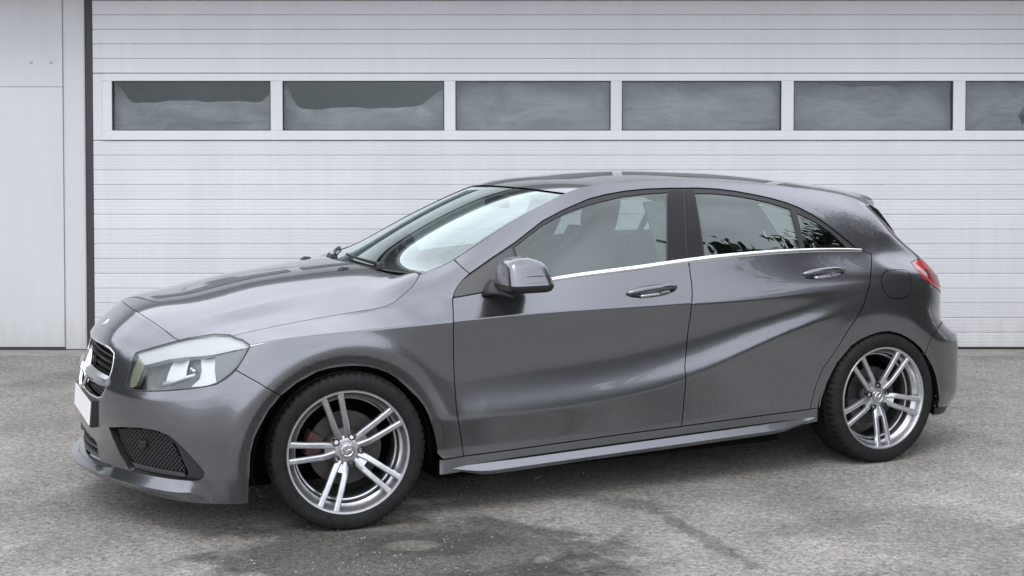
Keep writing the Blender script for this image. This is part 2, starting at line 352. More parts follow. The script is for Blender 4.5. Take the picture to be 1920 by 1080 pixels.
# panel outlines on the body surface (u along the car, v up it)
OUT={
 'seam_bumper_fender':[(1.011,3.524),(1.101,3.191),(1.19,2.818)],
 'arch_f':[(1.068,0.0),(1.069,0.091),(1.07,0.285),(1.072,0.491),(1.073,0.699),(1.075,0.906),(1.076,1.066),(1.077,1.187),(1.077,1.306),(1.078,1.424),(1.079,1.541),(1.083,1.649),(1.087,1.758),(1.091,1.866),(1.097,1.948),(1.103,2.032),(1.109,2.12),(1.117,2.215),(1.125,2.308),(1.133,2.4),(1.14,2.491),(1.151,2.57),(1.163,2.647),(1.174,2.723),(1.185,2.797),(1.202,2.863),(1.219,2.927),(1.237,2.99),(1.254,3.048),(1.271,3.081),(1.288,3.114),(1.305,3.148),(1.322,3.182),(1.34,3.216),(1.356,3.227),(1.372,3.239),(1.388,3.251),(1.405,3.253),(1.422,3.256),(1.439,3.26),(1.456,3.255),(1.473,3.25),(1.49,3.246),(1.507,3.233),(1.524,3.221),(1.542,3.209),(1.564,3.174),(1.587,3.14),(1.608,3.093),(1.63,3.047),(1.649,2.986),(1.668,2.926),(1.685,2.85),(1.702,2.774),(1.717,2.701),(1.732,2.628),(1.747,2.554),(1.761,2.481),(1.775,2.386),(1.788,2.292),(1.796,2.2),(1.805,2.108),(1.811,2.005),(1.819,1.844),(1.827,1.676),(1.835,1.507),(1.84,1.352),(1.844,1.198),(1.848,1.045),(1.849,0.834),(1.85,0.619),(1.85,0.437),(1.85,0.256),(1.849,0.077)],
 'hl_rear':[(1.011,3.524),(1.039,3.745),(1.064,3.996),(1.03,4.492),(0.954,4.916)],
 'hood_side':[(0.954,4.916),(0.984,4.935),(1.016,4.954),(1.049,4.971),(1.081,4.99),(1.112,5.022),(1.143,5.066),(1.17,5.114),(1.194,5.165),(1.217,5.217),(1.239,5.26),(1.26,5.302),(1.281,5.343),(1.302,5.383),(1.323,5.402),(1.343,5.419),(1.364,5.435),(1.385,5.449),(1.408,5.458),(1.431,5.465),(1.454,5.468),(1.477,5.451),(1.5,5.428),(1.523,5.403),(1.542,5.372),(1.561,5.341),(1.581,5.309),(1.601,5.278),(1.618,5.303),(1.636,5.33),(1.653,5.358),(1.663,5.553),(1.673,5.745),(1.676,5.986),(1.679,6.16),(1.685,6.366),(1.69,6.563),(1.694,6.741),(1.699,6.917),(1.699,7.186),(1.702,7.444),(1.701,7.678),(1.699,7.911)],
 'apillar_seam':[(1.972,7.846),(1.984,7.34),(1.996,6.9),(2.011,6.548),(2.026,6.232)],
 'door_front':[(2.026,6.232),(2.006,6.104),(1.987,5.971),(1.972,5.807),(1.958,5.636),(1.95,5.458),(1.943,5.275),(1.94,5.074),(1.935,4.917),(1.929,4.702),(1.924,4.487),(1.918,4.271),(1.912,4.055),(1.911,3.922),(1.911,3.818),(1.911,3.714),(1.912,3.61),(1.912,3.506),(1.913,3.402),(1.913,3.298),(1.914,3.201),(1.915,3.103),(1.916,3.006),(1.917,2.904),(1.917,2.803),(1.918,2.688),(1.919,2.573),(1.919,2.459),(1.92,2.345),(1.92,2.231),(1.923,2.113),(1.927,1.988),(1.934,1.781),(1.941,1.569),(1.948,1.357),(1.952,1.18),(1.957,1.005),(1.959,0.815),(1.962,0.627)],
 'sill':[(1.962,0.627),(1.986,0.627),(2.011,0.629),(2.035,0.631),(2.06,0.635),(2.085,0.638),(2.11,0.642),(2.135,0.647),(2.16,0.651),(2.185,0.655),(2.21,0.662),(2.236,0.668),(2.261,0.674),(2.287,0.68),(2.313,0.686),(2.339,0.692),(2.365,0.697),(2.391,0.702),(2.417,0.707),(2.443,0.711),(2.471,0.714),(2.499,0.717),(2.528,0.72),(2.556,0.722),(2.585,0.724),(2.613,0.726),(2.642,0.727),(2.671,0.728),(2.7,0.729),(2.729,0.73),(2.758,0.729),(2.787,0.729),(2.817,0.728),(2.847,0.728),(2.877,0.727),(2.907,0.727),(2.937,0.727),(2.967,0.726),(2.998,0.727),(3.028,0.727),(3.057,0.728),(3.087,0.729),(3.116,0.73),(3.146,0.732),(3.175,0.734),(3.205,0.736),(3.235,0.739),(3.266,0.741),(3.296,0.744),(3.326,0.747),(3.357,0.75),(3.388,0.753),(3.421,0.755),(3.454,0.757),(3.486,0.759),(3.52,0.76),(3.553,0.761),(3.586,0.762),(3.619,0.763),(3.653,0.765),(3.685,0.768),(3.719,0.768),(3.757,0.752)],
 'b_seam':[(3.103,4.989),(3.1,4.856),(3.097,4.723),(3.094,4.596),(3.092,4.469),(3.088,4.377),(3.084,4.285),(3.08,4.193),(3.072,4.081),(3.066,3.961),(3.065,3.819),(3.065,3.676),(3.062,3.519),(3.059,3.364),(3.056,3.21),(3.054,3.064),(3.051,2.928),(3.048,2.8),(3.044,2.675),(3.039,2.553),(3.034,2.433),(3.029,2.315),(3.028,2.203),(3.028,2.089),(3.029,1.973),(3.03,1.833),(3.031,1.693),(3.032,1.553),(3.032,1.414),(3.033,1.274),(3.032,1.134),(3.032,0.986),(3.028,0.727)],
 'rear_seam':[(4.197,4.91),(4.182,4.764),(4.167,4.622),(4.152,4.487),(4.135,4.342),(4.12,4.202),(4.108,4.062),(4.099,3.836),(4.085,3.485),(4.072,3.121),(4.059,2.692),(4.048,2.233),(4.03,1.98),(4.013,1.925),(3.997,1.873),(3.982,1.836),(3.967,1.801),(3.952,1.766),(3.938,1.723),(3.924,1.68),(3.911,1.637),(3.898,1.594),(3.883,1.557),(3.867,1.519),(3.852,1.482),(3.836,1.444),(3.819,1.407),(3.809,1.353),(3.799,1.298),(3.788,1.242),(3.783,1.191),(3.777,1.139),(3.771,1.086),(3.767,1.037),(3.762,0.947),(3.757,0.752)],
 'arch_r':[(3.818,0.0),(3.819,0.15),(3.819,0.402),(3.821,0.652),(3.823,0.897),(3.825,1.035),(3.832,1.086),(3.839,1.135),(3.846,1.183),(3.853,1.23),(3.866,1.286),(3.878,1.34),(3.892,1.387),(3.906,1.434),(3.926,1.472),(3.947,1.51),(3.967,1.548),(3.987,1.585),(4.015,1.61),(4.043,1.636),(4.073,1.652),(4.103,1.671),(4.128,1.683),(4.154,1.698),(4.181,1.705),(4.208,1.717),(4.238,1.718),(4.269,1.726),(4.301,1.731),(4.333,1.742),(4.362,1.746),(4.391,1.749),(4.418,1.738),(4.445,1.722),(4.468,1.684),(4.49,1.639),(4.51,1.578),(4.529,1.511),(4.543,1.429),(4.556,1.344),(4.565,1.256),(4.573,1.165),(4.578,1.077),(4.584,0.97),(4.594,0.744),(4.595,0.55),(4.595,0.355),(4.583,0.173),(4.57,0.0)],
 'rbumper_seam':[(4.482,1.667),(4.489,1.757),(4.494,1.849),(4.511,1.944),(4.533,2.083),(4.559,2.262),(4.591,2.457),(4.635,2.661),(4.745,3.006)],
 'frame_outer':[(2.026,6.232),(2.05,6.319),(2.074,6.397),(2.099,6.468),(2.122,6.532),(2.146,6.59),(2.169,6.636),(2.192,6.678),(2.215,6.719),(2.237,6.757),(2.258,6.793),(2.277,6.846),(2.296,6.898),(2.314,6.949),(2.333,6.998),(2.352,7.058),(2.37,7.117),(2.389,7.177),(2.412,7.19),(2.436,7.206),(2.46,7.226),(2.486,7.251),(2.513,7.261),(2.542,7.279),(2.573,7.306),(2.607,7.343),(2.644,7.393),(2.675,7.408),(2.706,7.431),(2.737,7.46),(2.768,7.494),(2.802,7.514),(2.834,7.535),(2.865,7.557),(2.894,7.579),(2.924,7.584),(2.954,7.59),(2.983,7.597),(3.012,7.606),(3.042,7.598),(3.071,7.592),(3.102,7.589),(3.133,7.589),(3.161,7.586),(3.189,7.585),(3.218,7.587),(3.247,7.592),(3.277,7.599),(3.308,7.608),(3.337,7.601),(3.366,7.595),(3.395,7.59),(3.425,7.586),(3.45,7.565),(3.476,7.544),(3.502,7.523),(3.527,7.501),(3.552,7.464),(3.576,7.426),(3.601,7.389),(3.626,7.351),(3.65,7.301),(3.674,7.251),(3.698,7.202),(3.721,7.153),(3.745,7.08),(3.768,7.009),(3.791,6.949),(3.811,6.877),(3.831,6.805),(3.851,6.734),(3.871,6.625),(3.892,6.518),(3.913,6.413),(3.932,6.285),(3.952,6.157),(3.972,6.031),(3.992,5.887),(4.013,5.749),(4.034,5.612),(4.056,5.475),(4.074,5.36),(4.092,5.244),(4.11,5.128),(4.128,5.009)],
 'glass_front':[(2.259,6.64),(2.281,6.699),(2.302,6.756),(2.323,6.812),(2.343,6.867),(2.364,6.921),(2.385,6.975),(2.405,6.99),(2.425,7.009),(2.446,7.031),(2.468,7.057),(2.49,7.086),(2.515,7.088),(2.542,7.097),(2.571,7.113),(2.598,7.118),(2.626,7.129),(2.656,7.147),(2.686,7.172),(2.721,7.195),(2.755,7.223),(2.789,7.256),(2.822,7.289),(2.853,7.324),(2.883,7.359),(2.913,7.365),(2.943,7.372),(2.972,7.38),(3.001,7.389),(3.03,7.388),(3.058,7.388),(3.087,7.391),(3.117,7.396),(3.103,7.121),(3.091,6.888),(3.08,6.687),(3.069,6.494),(3.059,6.306),(3.05,6.123),(3.041,5.95),(3.032,5.794),(3.023,5.643),(3.015,5.494),(3.007,5.347),(2.999,5.201),(2.991,5.055)],
 'sail':[(2.035,6.145),(2.057,6.224),(2.079,6.296),(2.1,6.362),(2.122,6.423),(2.143,6.478),(2.164,6.519),(2.185,6.557),(2.206,6.593),(2.226,6.627),(2.245,6.659)],
 'b_front':[(3.13,7.463),(3.157,7.47),(3.186,7.48),(3.214,7.493),(3.2,7.197),(3.187,6.934),(3.175,6.721),(3.165,6.517),(3.156,6.319),(3.147,6.127),(3.138,5.945),(3.13,5.782),(3.123,5.623),(3.116,5.468),(3.109,5.314),(3.102,5.161),(3.095,5.008),(3.071,5.02),(3.047,5.032),(3.023,5.045),(2.999,5.057)],
 'b_rear':[(3.224,7.493),(3.249,7.486),(3.274,7.481),(3.262,7.169),(3.252,6.901),(3.243,6.676),(3.236,6.461),(3.229,6.253),(3.222,6.049),(3.216,5.867),(3.211,5.695),(3.207,5.527),(3.203,5.362),(3.198,5.198),(3.194,5.034),(3.164,5.028),(3.134,5.022),(3.104,5.017)],
 'glass_rear':[(3.272,7.333),(3.302,7.332),(3.332,7.334),(3.363,7.337),(3.393,7.341),(3.423,7.319),(3.453,7.298),(3.482,7.277),(3.512,7.256),(3.537,7.218),(3.562,7.18),(3.586,7.143),(3.611,7.105),(3.635,7.052),(3.659,7.0),(3.684,6.958),(3.708,6.915),(3.731,6.848),(3.754,6.781),(3.777,6.715),(3.8,6.649),(3.794,6.412),(3.788,6.183),(3.783,5.963),(3.778,5.769),(3.774,5.581),(3.77,5.397),(3.767,5.214),(3.763,5.033),(3.728,5.025),(3.693,5.019),(3.659,5.014),(3.625,5.01),(3.591,5.007),(3.557,5.005),(3.524,5.004),(3.491,5.003),(3.458,5.003),(3.425,5.004),(3.392,5.006),(3.359,5.008),(3.327,5.011),(3.295,5.015),(3.263,5.02),(3.231,5.025),(3.2,5.031)],
 'glass_q':[(3.827,6.5),(3.846,6.418),(3.865,6.336),(3.884,6.254),(3.905,6.142),(3.928,6.03),(3.946,5.912),(3.966,5.798),(3.986,5.685),(4.004,5.537),(4.022,5.391),(4.04,5.243),(4.049,5.147),(4.057,5.05),(4.022,5.042),(3.988,5.035),(3.954,5.031),(3.92,5.027),(3.887,5.026),(3.854,5.025),(3.821,5.025),(3.788,5.027)],
 'taillight':[(4.465,4.639),(4.462,4.301),(4.488,3.882),(4.603,3.699),(4.785,3.599)],
 'tail_top':[(4.465,4.639),(4.543,4.791),(4.68,4.922)],
 'flap':[(4.2,4.21),(4.23,4.31),(4.274,4.334),(4.349,4.313),(4.383,4.238),(4.388,4.064),(4.377,3.63),(4.363,3.279),(4.341,3.085),(4.301,2.927),(4.227,2.809),(4.2,2.963),(4.183,3.235),(4.169,3.748),(4.177,4.077)],
 'headlight':[(0.497,3.955),(0.565,4.182),(0.625,4.458),(0.693,4.824),(0.767,5.167),(0.851,5.375),(0.898,5.198),(0.954,4.916),(1.03,4.492),(1.06,4.11),(1.065,3.971),(1.039,3.745),(1.011,3.524),(0.977,3.383),(0.938,3.279),(0.88,3.245),(0.818,3.223),(0.743,3.198),(0.662,3.163),(0.596,3.14),(0.534,3.134),(0.513,3.186),(0.506,3.302),(0.503,3.544)],
 'intake':[(0.395,1.837),(0.503,1.94),(0.601,2.0),(0.659,2.013),(0.71,1.986),(0.751,1.924),(0.783,1.832),(0.827,1.641),(0.865,1.434),(0.891,1.29),(0.907,1.164),(0.9,1.058),(0.883,0.983),(0.858,0.928),(0.796,0.914),(0.728,0.918),(0.624,0.917),(0.519,0.939),(0.493,1.137),(0.467,1.278),(0.435,1.542)],
 'mesh':[(0.431,1.798),(0.536,1.901),(0.629,1.941),(0.719,1.896),(0.734,1.636),(0.767,1.331),(0.792,1.134),(0.691,1.105),(0.525,1.094),(0.496,1.211),(0.47,1.445)],
 'lower_mid':[(0.035,1.396),(0.256,1.357),(0.269,0.684),(0.133,0.851)],
 'grille':[(0.018,3.858),(0.22,3.888),(0.347,3.848),(0.364,3.66),(0.373,3.496),(0.358,3.253),(0.349,3.05),(0.314,2.723),(0.0,2.498)],
 'hood_front':[(0.04,5.018),(0.295,5.134),(0.471,5.126),(0.598,5.0),(0.693,4.824)],
 'handle_f':[(2.755,4.355),(2.877,4.383),(3.002,4.406)],
 'handle_r':[(3.729,4.408),(3.847,4.399),(3.964,4.388)],
}
# ================================================================== THE SETTING
YW = 9.785
# ---- asphalt yard
ASPH = mat('worn_asphalt', (.2, .2, .2), .92, spec=.25)
N_, Lk_, b_ = nodes(ASPH)
ov = mapv(ASPH)
grain = noise(ASPH, 70, 3, .75, ov); grain2 = noise(ASPH, 34, 4, .65, ov); grain3 = noise(ASPH, 150, 2, .6, ov)
def cells(m, scale, vec):
    N, Lk, b = nodes(m); n = N.new('ShaderNodeTexVoronoi'); n.inputs['Scale'].default_value = scale; n.inputs['Randomness'].default_value = 1
    Lk(vec, n.inputs['Vector']); s = N.new('ShaderNodeSeparateColor'); Lk(n.outputs['Color'], s.inputs[0]); return s.outputs[0], n.outputs['Distance']
st1, sd1 = cells(ASPH, 74, ov); st2, sd2 = cells(ASPH, 120, ov)
base = ramp(ASPH, grain, [(.30, (.055, .055, .056)), (.44, (.17, .17, .172)), (.58, (.24, .24, .243)), (.70, (.48, .48, .48))])
base = mixc(ASPH, .42, base, ramp(ASPH, st1, [(0, (.07, .07, .07)), (.35, (.17, .17, .172)), (.75, (.28, .28, .28)), (1, (.56, .56, .555))]))
base = mixc(ASPH, .36, base, ramp(ASPH, st2, [(0, (.06, .06, .06)), (.5, (.20, .20, .20)), (1, (.52, .52, .52))]))
base = mixc(ASPH, .30, base, ramp(ASPH, grain2, [(.36, (.07, .07, .07)), (.64, (.36, .36, .362))]))
big = noise(ASPH, .55, 6, .6, ov, .6); med = noise(ASPH, 2.6, 6, .62, ov, .4)
base = mixc(ASPH, 1., base, ramp(ASPH, big, [(.30, (.70, .70, .695)), (.68, (1.14, 1.14, 1.14))]), 'MULTIPLY')
base = mixc(ASPH, 1., base, ramp(ASPH, med, [(.32, (.80, .80, .80)), (.66, (1.13, 1.13, 1.13))]), 'MULTIPLY')
def blob(m, cx, cy, rx, ry, rot=0., wob=.35, soft=.35, wsc=3.5):
    """1 inside a wobbly patch of the yard, 0 outside"""
    N, Lk, b = nodes(m); v = mapv(m)
    p = N.new('ShaderNodeMapping'); p.vector_type = 'TEXTURE'; p.inputs['Location'].default_value = (cx, cy, 0); p.inputs['Scale'].default_value = (rx, ry, 1); p.inputs['Rotation'].default_value = (0, 0, rot)
    Lk(v, p.inputs[0]); l = N.new('ShaderNodeVectorMath'); l.operation = 'MULTIPLY'; l.inputs[1].default_value = (1, 1, 0); Lk(p.outputs[0], l.inputs[0])
    d = N.new('ShaderNodeVectorMath'); d.operation = 'LENGTH'; Lk(l.outputs[0], d.inputs[0])
    n = noise(m, wsc, 7, .65, v, .3); a = N.new('ShaderNodeMath'); a.operation = 'MULTIPLY_ADD'; a.inputs[1].default_value = wob*2; a.inputs[2].default_value = -wob; Lk(n, a.inputs[0])
    s = N.new('ShaderNodeMath'); s.operation = 'ADD'; Lk(d.outputs['Value'], s.inputs[0]); Lk(a.outputs[0], s.inputs[1])
    r = N.new('ShaderNodeMapRange'); r.interpolation_type = 'SMOOTHSTEP'; r.inputs[1].default_value = 1-soft; r.inputs[2].default_value = 1+soft*.4; r.inputs[3].default_value = 1; r.inputs[4].default_value = 0
    Lk(s.outputs[0], r.inputs[0]); return r.outputs[0]
# dark worn patch with its lighter islands, and a damp joint running away from it
for args, colr, amt in (((-.38, 4.92, .85, .50, 0, .85, .30, 4.5), (.38, .38, .365), .95),
                        ((-.30, 5.02, .30, .16, .2, .8, .3, 7), (.62, .62, .60), .8),
                        ((.10, 4.60, .40, .20, .1, .9, .3, 6), (.50, .50, .48), .9),
                        ((-.385, 4.99, .115, .075, .05, .30, .35, 9), (2.3, 2.3, 2.3), .9),
                        ((-.36, 5.62, .12, .06, .2, .6, .5, 8), (2.0, 2.0, 2.0), .7),
                        ((-.60, 5.22, .34, .07, .1, .9, .5, 8), (1.6, 1.6, 1.6), .6),
                        ((.74, 5.12, .50, .050, -1.22, 1.6, .6, 10), (.54, .54, .53), .9),
                        ((.50, 5.58, .32, .09, -.5, 1.4, .7, 9), (.58, .58, .57), .85),
                        ((.25, 4.85, .10, .05, .2, 1.2, .6, 12), (.45, .45, .44), .8),
                        ((1.35, 5.3, .5, .10, .4, 1.4, .8, 7), (.80, .80, .80), .8),
                        ((-2.3, 5.3, .9, .5, .3, .9, .8, 2), (.84, .84, .84), .8),
                        ((-1.5, 8.6, 3.5, .35, 0, 1.0, .8, 1.5), (.84, .83, .80), .8)):
    f = blob(ASPH, *args); N2, L2, _ = nodes(ASPH); k = N2.new('ShaderNodeMath'); k.operation = 'MULTIPLY'; k.inputs[1].default_value = amt; L2(f, k.inputs[0])
    base = mixc(ASPH, k.outputs[0], base, mixc(ASPH, 1., base, colr, 'MULTIPLY'))
base = mixc(ASPH, 1., base, (1.15, 1.10, 1.0), 'MULTIPLY')
Lk_(base, b_.inputs['Base Color'])
hgt = mixc(ASPH, .5, grain, grain2); bump(ASPH, hgt, .75, .012)
g = mesh_obj('asphalt_yard', [(-150, -150, 0), (150, -150, 0), (150, 150, 0), (-150, 150, 0)], [(0, 1, 2, 3)], ASPH, None, None, False); tag(g, kind='structure')
# ---- concrete strip along the wall
CONC = mat('pale_concrete', (.25, .24, .22), .9, spec=.2)
_c = noise(CONC, 6, 6, .6, mapv(CONC, (1, 2, 1))); _N, _L, _b = nodes(CONC); _L(ramp(CONC, _c, [(.3, (.20, .19, .17)), (.7, (.33, .32, .29))]), _b.inputs['Base Color']); bump(CONC, noise(CONC, 60, 3), .4, .004)
MB().box((-12, 9.50, -.05), (14, YW+.3, .006)).build('concrete_strip', CONC); tag(bpy.data.objects['concrete_strip'], kind='structure')
# ---- loose grit lying about the yard
gv = []; gf = []
rg = random.Random(11)
def pebble(x, y, s):
    n = len(gv); 
    for k in range(5):
        a = k*2*math.pi/5+rg.uniform(-.4, .4); gv.append((x+math.cos(a)*s*rg.uniform(.7, 1.2), y+math.sin(a)*s*rg.uniform(.7, 1.2), .001))
    for k in range(5):
        a = k*2*math.pi/5+rg.uniform(-.4, .4); gv.append((x+math.cos(a)*s*.55, y+math.sin(a)*s*.55, s*rg.uniform(.5, .8)))
    for k in range(5): gf.append((n+k, n+(k+1) % 5, n+5+(k+1) % 5, n+5+k))
    gf.append((n+5, n+6, n+7, n+8, n+9))
for i in range(2600):
    y = 4.3+5.1*rg.random()**1.5; pebble(rg.uniform(-.42, .42)*y, y, rg.choice([.0025, .003, .003, .004, .005, .007])*rg.uniform(.8, 1.2))
for cx, cy, n_ in ((-.42, 5.62, 14), (-.55, 4.75, 30), (-.2, 4.7, 24)):
    for i in range(n_): pebble(cx+rg.gauss(0, .12), cy+rg.gauss(0, .06), rg.uniform(.002, .006))
GRIT = mat('grey_grit', (.28, .28, .28), .9); _c = noise(GRIT, 9, 3); _N, _L, _b = nodes(GRIT); _L(ramp(GRIT, _c, [(.3, (.10, .10, .10)), (.7, (.30, .30, .29))]), _b.inputs['Base Color'])
tag(mesh_obj('loose_grit', gv, gf, GRIT, None, None, False), kind='stuff', label='fine loose grit scattered over the worn asphalt', cat=None)

# ---- garage building: wall with pilaster, lintel, parapet with an added unseen overhang
def wall_mat(name, lo, hi, rough=.5, streak=1.):
    m = mat(name, hi, rough, spec=.35)
    a = noise(m, 1.4, 7, .6, mapv(m, (1, 1, .35)), .3); b = noise(m, 8, 6, .6, mapv(m, (1.6, 1, .12)))
    N, L, bb = nodes(m); c = ramp(m, a, [(.25, lo), (.62, hi)])
    c = mixc(m, .35*streak, c, ramp(m, b, [(.3, lo), (.65, hi)])); L(c, bb.inputs['Base Color'])
    oi = N.new('ShaderNodeObjectInfo'); c2 = ramp(m, oi.outputs['Random'], [(0, (.945, .945, .95)), (1, (1.02, 1.02, 1.02))])
    geo = N.new('ShaderNodeNewGeometry'); sx_ = N.new('ShaderNodeSeparateXYZ'); L(geo.outputs['Position'], sx_.inputs[0])
    gr_ = N.new('ShaderNodeMath'); gr_.operation = 'MULTIPLY_ADD'; gr_.inputs[1].default_value = .55; L(noise(m, 3.5, 6, .65, mapv(m, (2.2, 1, .5))), gr_.inputs[0]); L(sx_.outputs[2], gr_.inputs[2])
    dirt = ramp(m, gr_.outputs[0], [(.24, (.80, .79, .77)), (.50, (.97, .97, .965)), (.75, (1, 1, 1))])
    c = mixc(m, 1., mixc(m, 1., c, c2, 'MULTIPLY'), dirt, 'MULTIPLY'); L(c, bb.inputs['Base Color'])
    sp = noise(m, 260, 2, .6); bump(m, mixc(m, .7, sp, noise(m, 1.1, 3)), .10, .006); return m
WALLM = wall_mat('white_sheet_cladding', (.51, .52, .53), (.575, .585, .595), .5)
DOORM = wall_mat('white_door_lacquer', (.58, .59, .605), (.66, .67, .685), .42)
DOORF = wall_mat('white_door_frame_profile', (.60, .61, .625), (.67, .68, .695), .38)
GASKET = mat('dark_rubber_gasket', (.035, .038, .042), .6)
CAP = mat('grey_metal_flashing', (.20, .205, .215), .45, .4)
SHADE_EAVE = mat('added_eave_grey', (.16, .165, .17), .7)
bld = empty('garage_building', (0, YW, 0)); tag(bld, 'white clad garage building with a sectional door behind the grey car', 'building')
def bp_(name, a, b, m, bev=.0, parent=bld):
    o = MB().box((a[0], a[1]-YW, a[2]), (b[0], b[1]-YW, b[2]), bev).build(name, m, parent); return o
DX0, DX1, DZ1 = -3.185, 4.78, 2.68
# left cladding panels with the joint seen at 1.97 m
for (x0, x1) in ((-5.95, -3.3515), (-8.55, -5.956), (-11.15, -8.556)):
    for z0, z1 in ((.030, 1.975), (1.9775, 2.86)): bp_('wall_panel', (x0, YW-.030, z0), (x1, YW+.12, z1), WALLM, .003)
bp_('door_jamb', (-3.3505, YW-.016, .012), (-3.190, YW+.12, 2.86), WALLM, .004)
bp_('jamb_trim', (-3.222, YW-.020, .012), (-3.196, YW-.0165, 2.68), WALLM, .002)
bp_('door_jamb', (DX1+.03, YW-.012, .012), (DX1+.19, YW+.12, 2.86), WALLM, .004)
for x0, x1 in ((DX1+.196, 7.55), (7.556, 10.1)):
    for z0, z1 in ((.030, 1.975), (1.9775, 2.86)): bp_('wall_panel', (x0, YW-.030, z0), (x1, YW+.12, z1), WALLM, .003)
bp_('lintel', (-3.186, YW-.015, DZ1+.03), (DX1+.026, YW+.12, 2.86), WALLM, .003)
bp_('added_parapet_overhang', (-11.2, YW-.52, 2.865), (10.2, YW+.25, 2.96), CAP, .006)  # reaches out over the wall, unseen, added to shade its upper part
bp_('added_shade_eave', (-11.15, YW-.50, 2.835), (10.15, YW-.034, 2.8645), SHADE_EAVE, .004)  # unseen eave added to darken the upper wall and the windscreen reflection
bp_('wall_base', (-11.15, YW-.022, .004), (-3.352, YW+.1, .029), GASKET)
bp_('roof', (-11.15, YW+.13, 2.70), (10.1, YW+9, 2.84), CAP)
bp_('side_wall', (-11.15, YW+.13, 0), (-11.0, YW+9, 2.69), WALLM); bp_('side_wall', (9.95, YW+.13, 0), (10.1, YW+9, 2.69), WALLM); bp_('back_wall', (-11.15, YW+9.01, 0), (10.1, YW+9.2, 2.69), WALLM)
SCREW = mat('weathered_screw', (.42, .43, .44), .5)
# bolt holes in the cladding
for k, x in enumerate((-3.583, -3.436, -3.288)):
    yy = YW-.030 if k < 2 else YW-.012
    s = MB().lathe([(.0, -.003), (.011, -.003), (.014, 0), (.014, .004)], 14); s.v = [(p[0]+x, p[1]+yy-YW, p[2]+2.161) for p in s.v]; s  .build('fixing_screw', SCREW, bld, True)
# ---- the sectional door
door = empty('sectional_door', (0, YW, 0)); tag(door, 'white ribbed sectional garage door with a row of long windows', 'garage door')
def dp(name, a, b, m, bev=0., parent=door):
    return MB().box((a[0], a[1]-YW, a[2]), (b[0], b[1]-YW, b[2]), bev).build(name, m, parent)
dp('door_gasket', (-3.189, YW-.004, .010), (-3.136, YW+.09, DZ1+.02), GASKET)
dp('door_gasket', (DX1-.03, YW-.004, .010), (DX1+.024, YW+.09, DZ1+.02), GASKET)
dp('door_gasket', (-3.136, YW+.002, DZ1-.02), (DX1-.03, YW+.09, DZ1+.02), GASKET)
dp('bottom_seal', (-3.130, YW+.016, .0065), (DX1-.034, YW+.06, .022), GASKET)
X0, X1 = -3.134, DX1-.032
def slat(z0, z1):
    """one ribbed slat: shallow grooves across its face, a deep joint above and below"""
    pr = [(z0+.0006, .0050), (z0+.0036, .0008)]
    n = 4; h = z1-z0-.0072
    for k in range(n):
        a = z0+.0036+h*k/n; b = a+h/n
        pr += [(a+h/n*.10, .0006), (a+h/n*.72, .0)] + ([(a+h/n*.86, .0005)] if k < n-1 else [])
    pr += [(z1-.0036, .0008), (z1-.0006, .0050), (z1-.0006, .045), (z0+.0006, .045)]
    return MB().prism([(y, z) for z, y in pr], X0, X1, 'x')
zs_low = [.024, .131, .239, .347, .455, .563, .672, .781, .889, .998, 1.123-.015, 1.2405-.02, 1.355-.018, 1.463-.012, 1.577]
zs_low = [.024+ (1.577-.024)*i/14 for i in range(15)]
for a, b in zip(zs_low[:-1], zs_low[1:]): slat(a, b).build('door_slat', DOORM, door)
zs_up = [2.081+.1085*i for i in range(6)]
for a, b in zip(zs_up[:-1], zs_up[1:]): slat(a, b).build('door_slat', DOORM, door)
# window section: end stile, rails, mullions, panes, with plastic film hung behind the panes
WZ0, WZ1, GZ0, GZ1 = 1.579, 2.079, 1.651, 2.022
wins = [(-2.991, -1.804), (-1.715, -.506), (-.423, .738), (.821, 2.014), (2.105, 3.298), (3.389, 4.56)]
dp('window_rail', (-3.062, YW-.010, WZ0+.002), (X1, YW+.040, GZ0), DOORF, .003)
dp('window_rail', (-3.062, YW-.010, GZ1), (X1, YW+.040, WZ1-.002), DOORF, .003)
dp('end_stile', (X0, YW-.001, WZ0+.002), (-3.064, YW+.04, WZ1-.002), DOORM, .002)
dp('window_mullion', (-3.062, YW-.0085, GZ0+.0005), (wins[0][0], YW+.04, GZ1-.0005), DOORF, .002)
for (a, b), (c, d) in zip(wins[:-1], wins[1:]): dp('window_mullion', (b, YW-.0085, GZ0+.0005), (c, YW+.04, GZ1-.0005), DOORF, .002)
dp('window_mullion', (wins[-1][1], YW-.0085, GZ0+.0005), (X1, YW+.04, GZ1-.0005), DOORF, .002)
FILM = mat('grey_plastic_film', (.6, .6, .6), .30, spec=.5)
_c = noise(FILM, 2.2, 5, .6, mapv(FILM, (1, 1, 2.2)), .8); _N, _L, _b = nodes(FILM); _L(ramp(FILM, _c, [(.3, (.17, .174, .18)), (.65, (.37, .375, .385))]), _b.inputs['Base Color']); bump(FILM, noise(FILM, 3.0, 4, .5, mapv(FILM, (1, 1, 3)), .5), .8, .03)
INSIDE = mat('dim_garage_interior', (.018, .018, .02), .9)
tops = [lambda t: .50+.16*t+.05*math.sin(5*t)+.45*math.exp(-(t/.07)**2)+.2*math.exp(-((1-t)/.05)**2), lambda t: .42+.14*t-.06*math.exp(-((t-.72)/.2)**2)+.55*math.exp(-(t/.06)**2)+.3*math.exp(-((1-t)/.12)**2),
        lambda t: 1.0-.03*math.sin(math.pi*t), lambda t: .985-.015*math.sin(math.pi*t*2), lambda t: 1.02-.12*math.sin(math.pi*t)**1.3, lambda t: 1.0-.02*t]
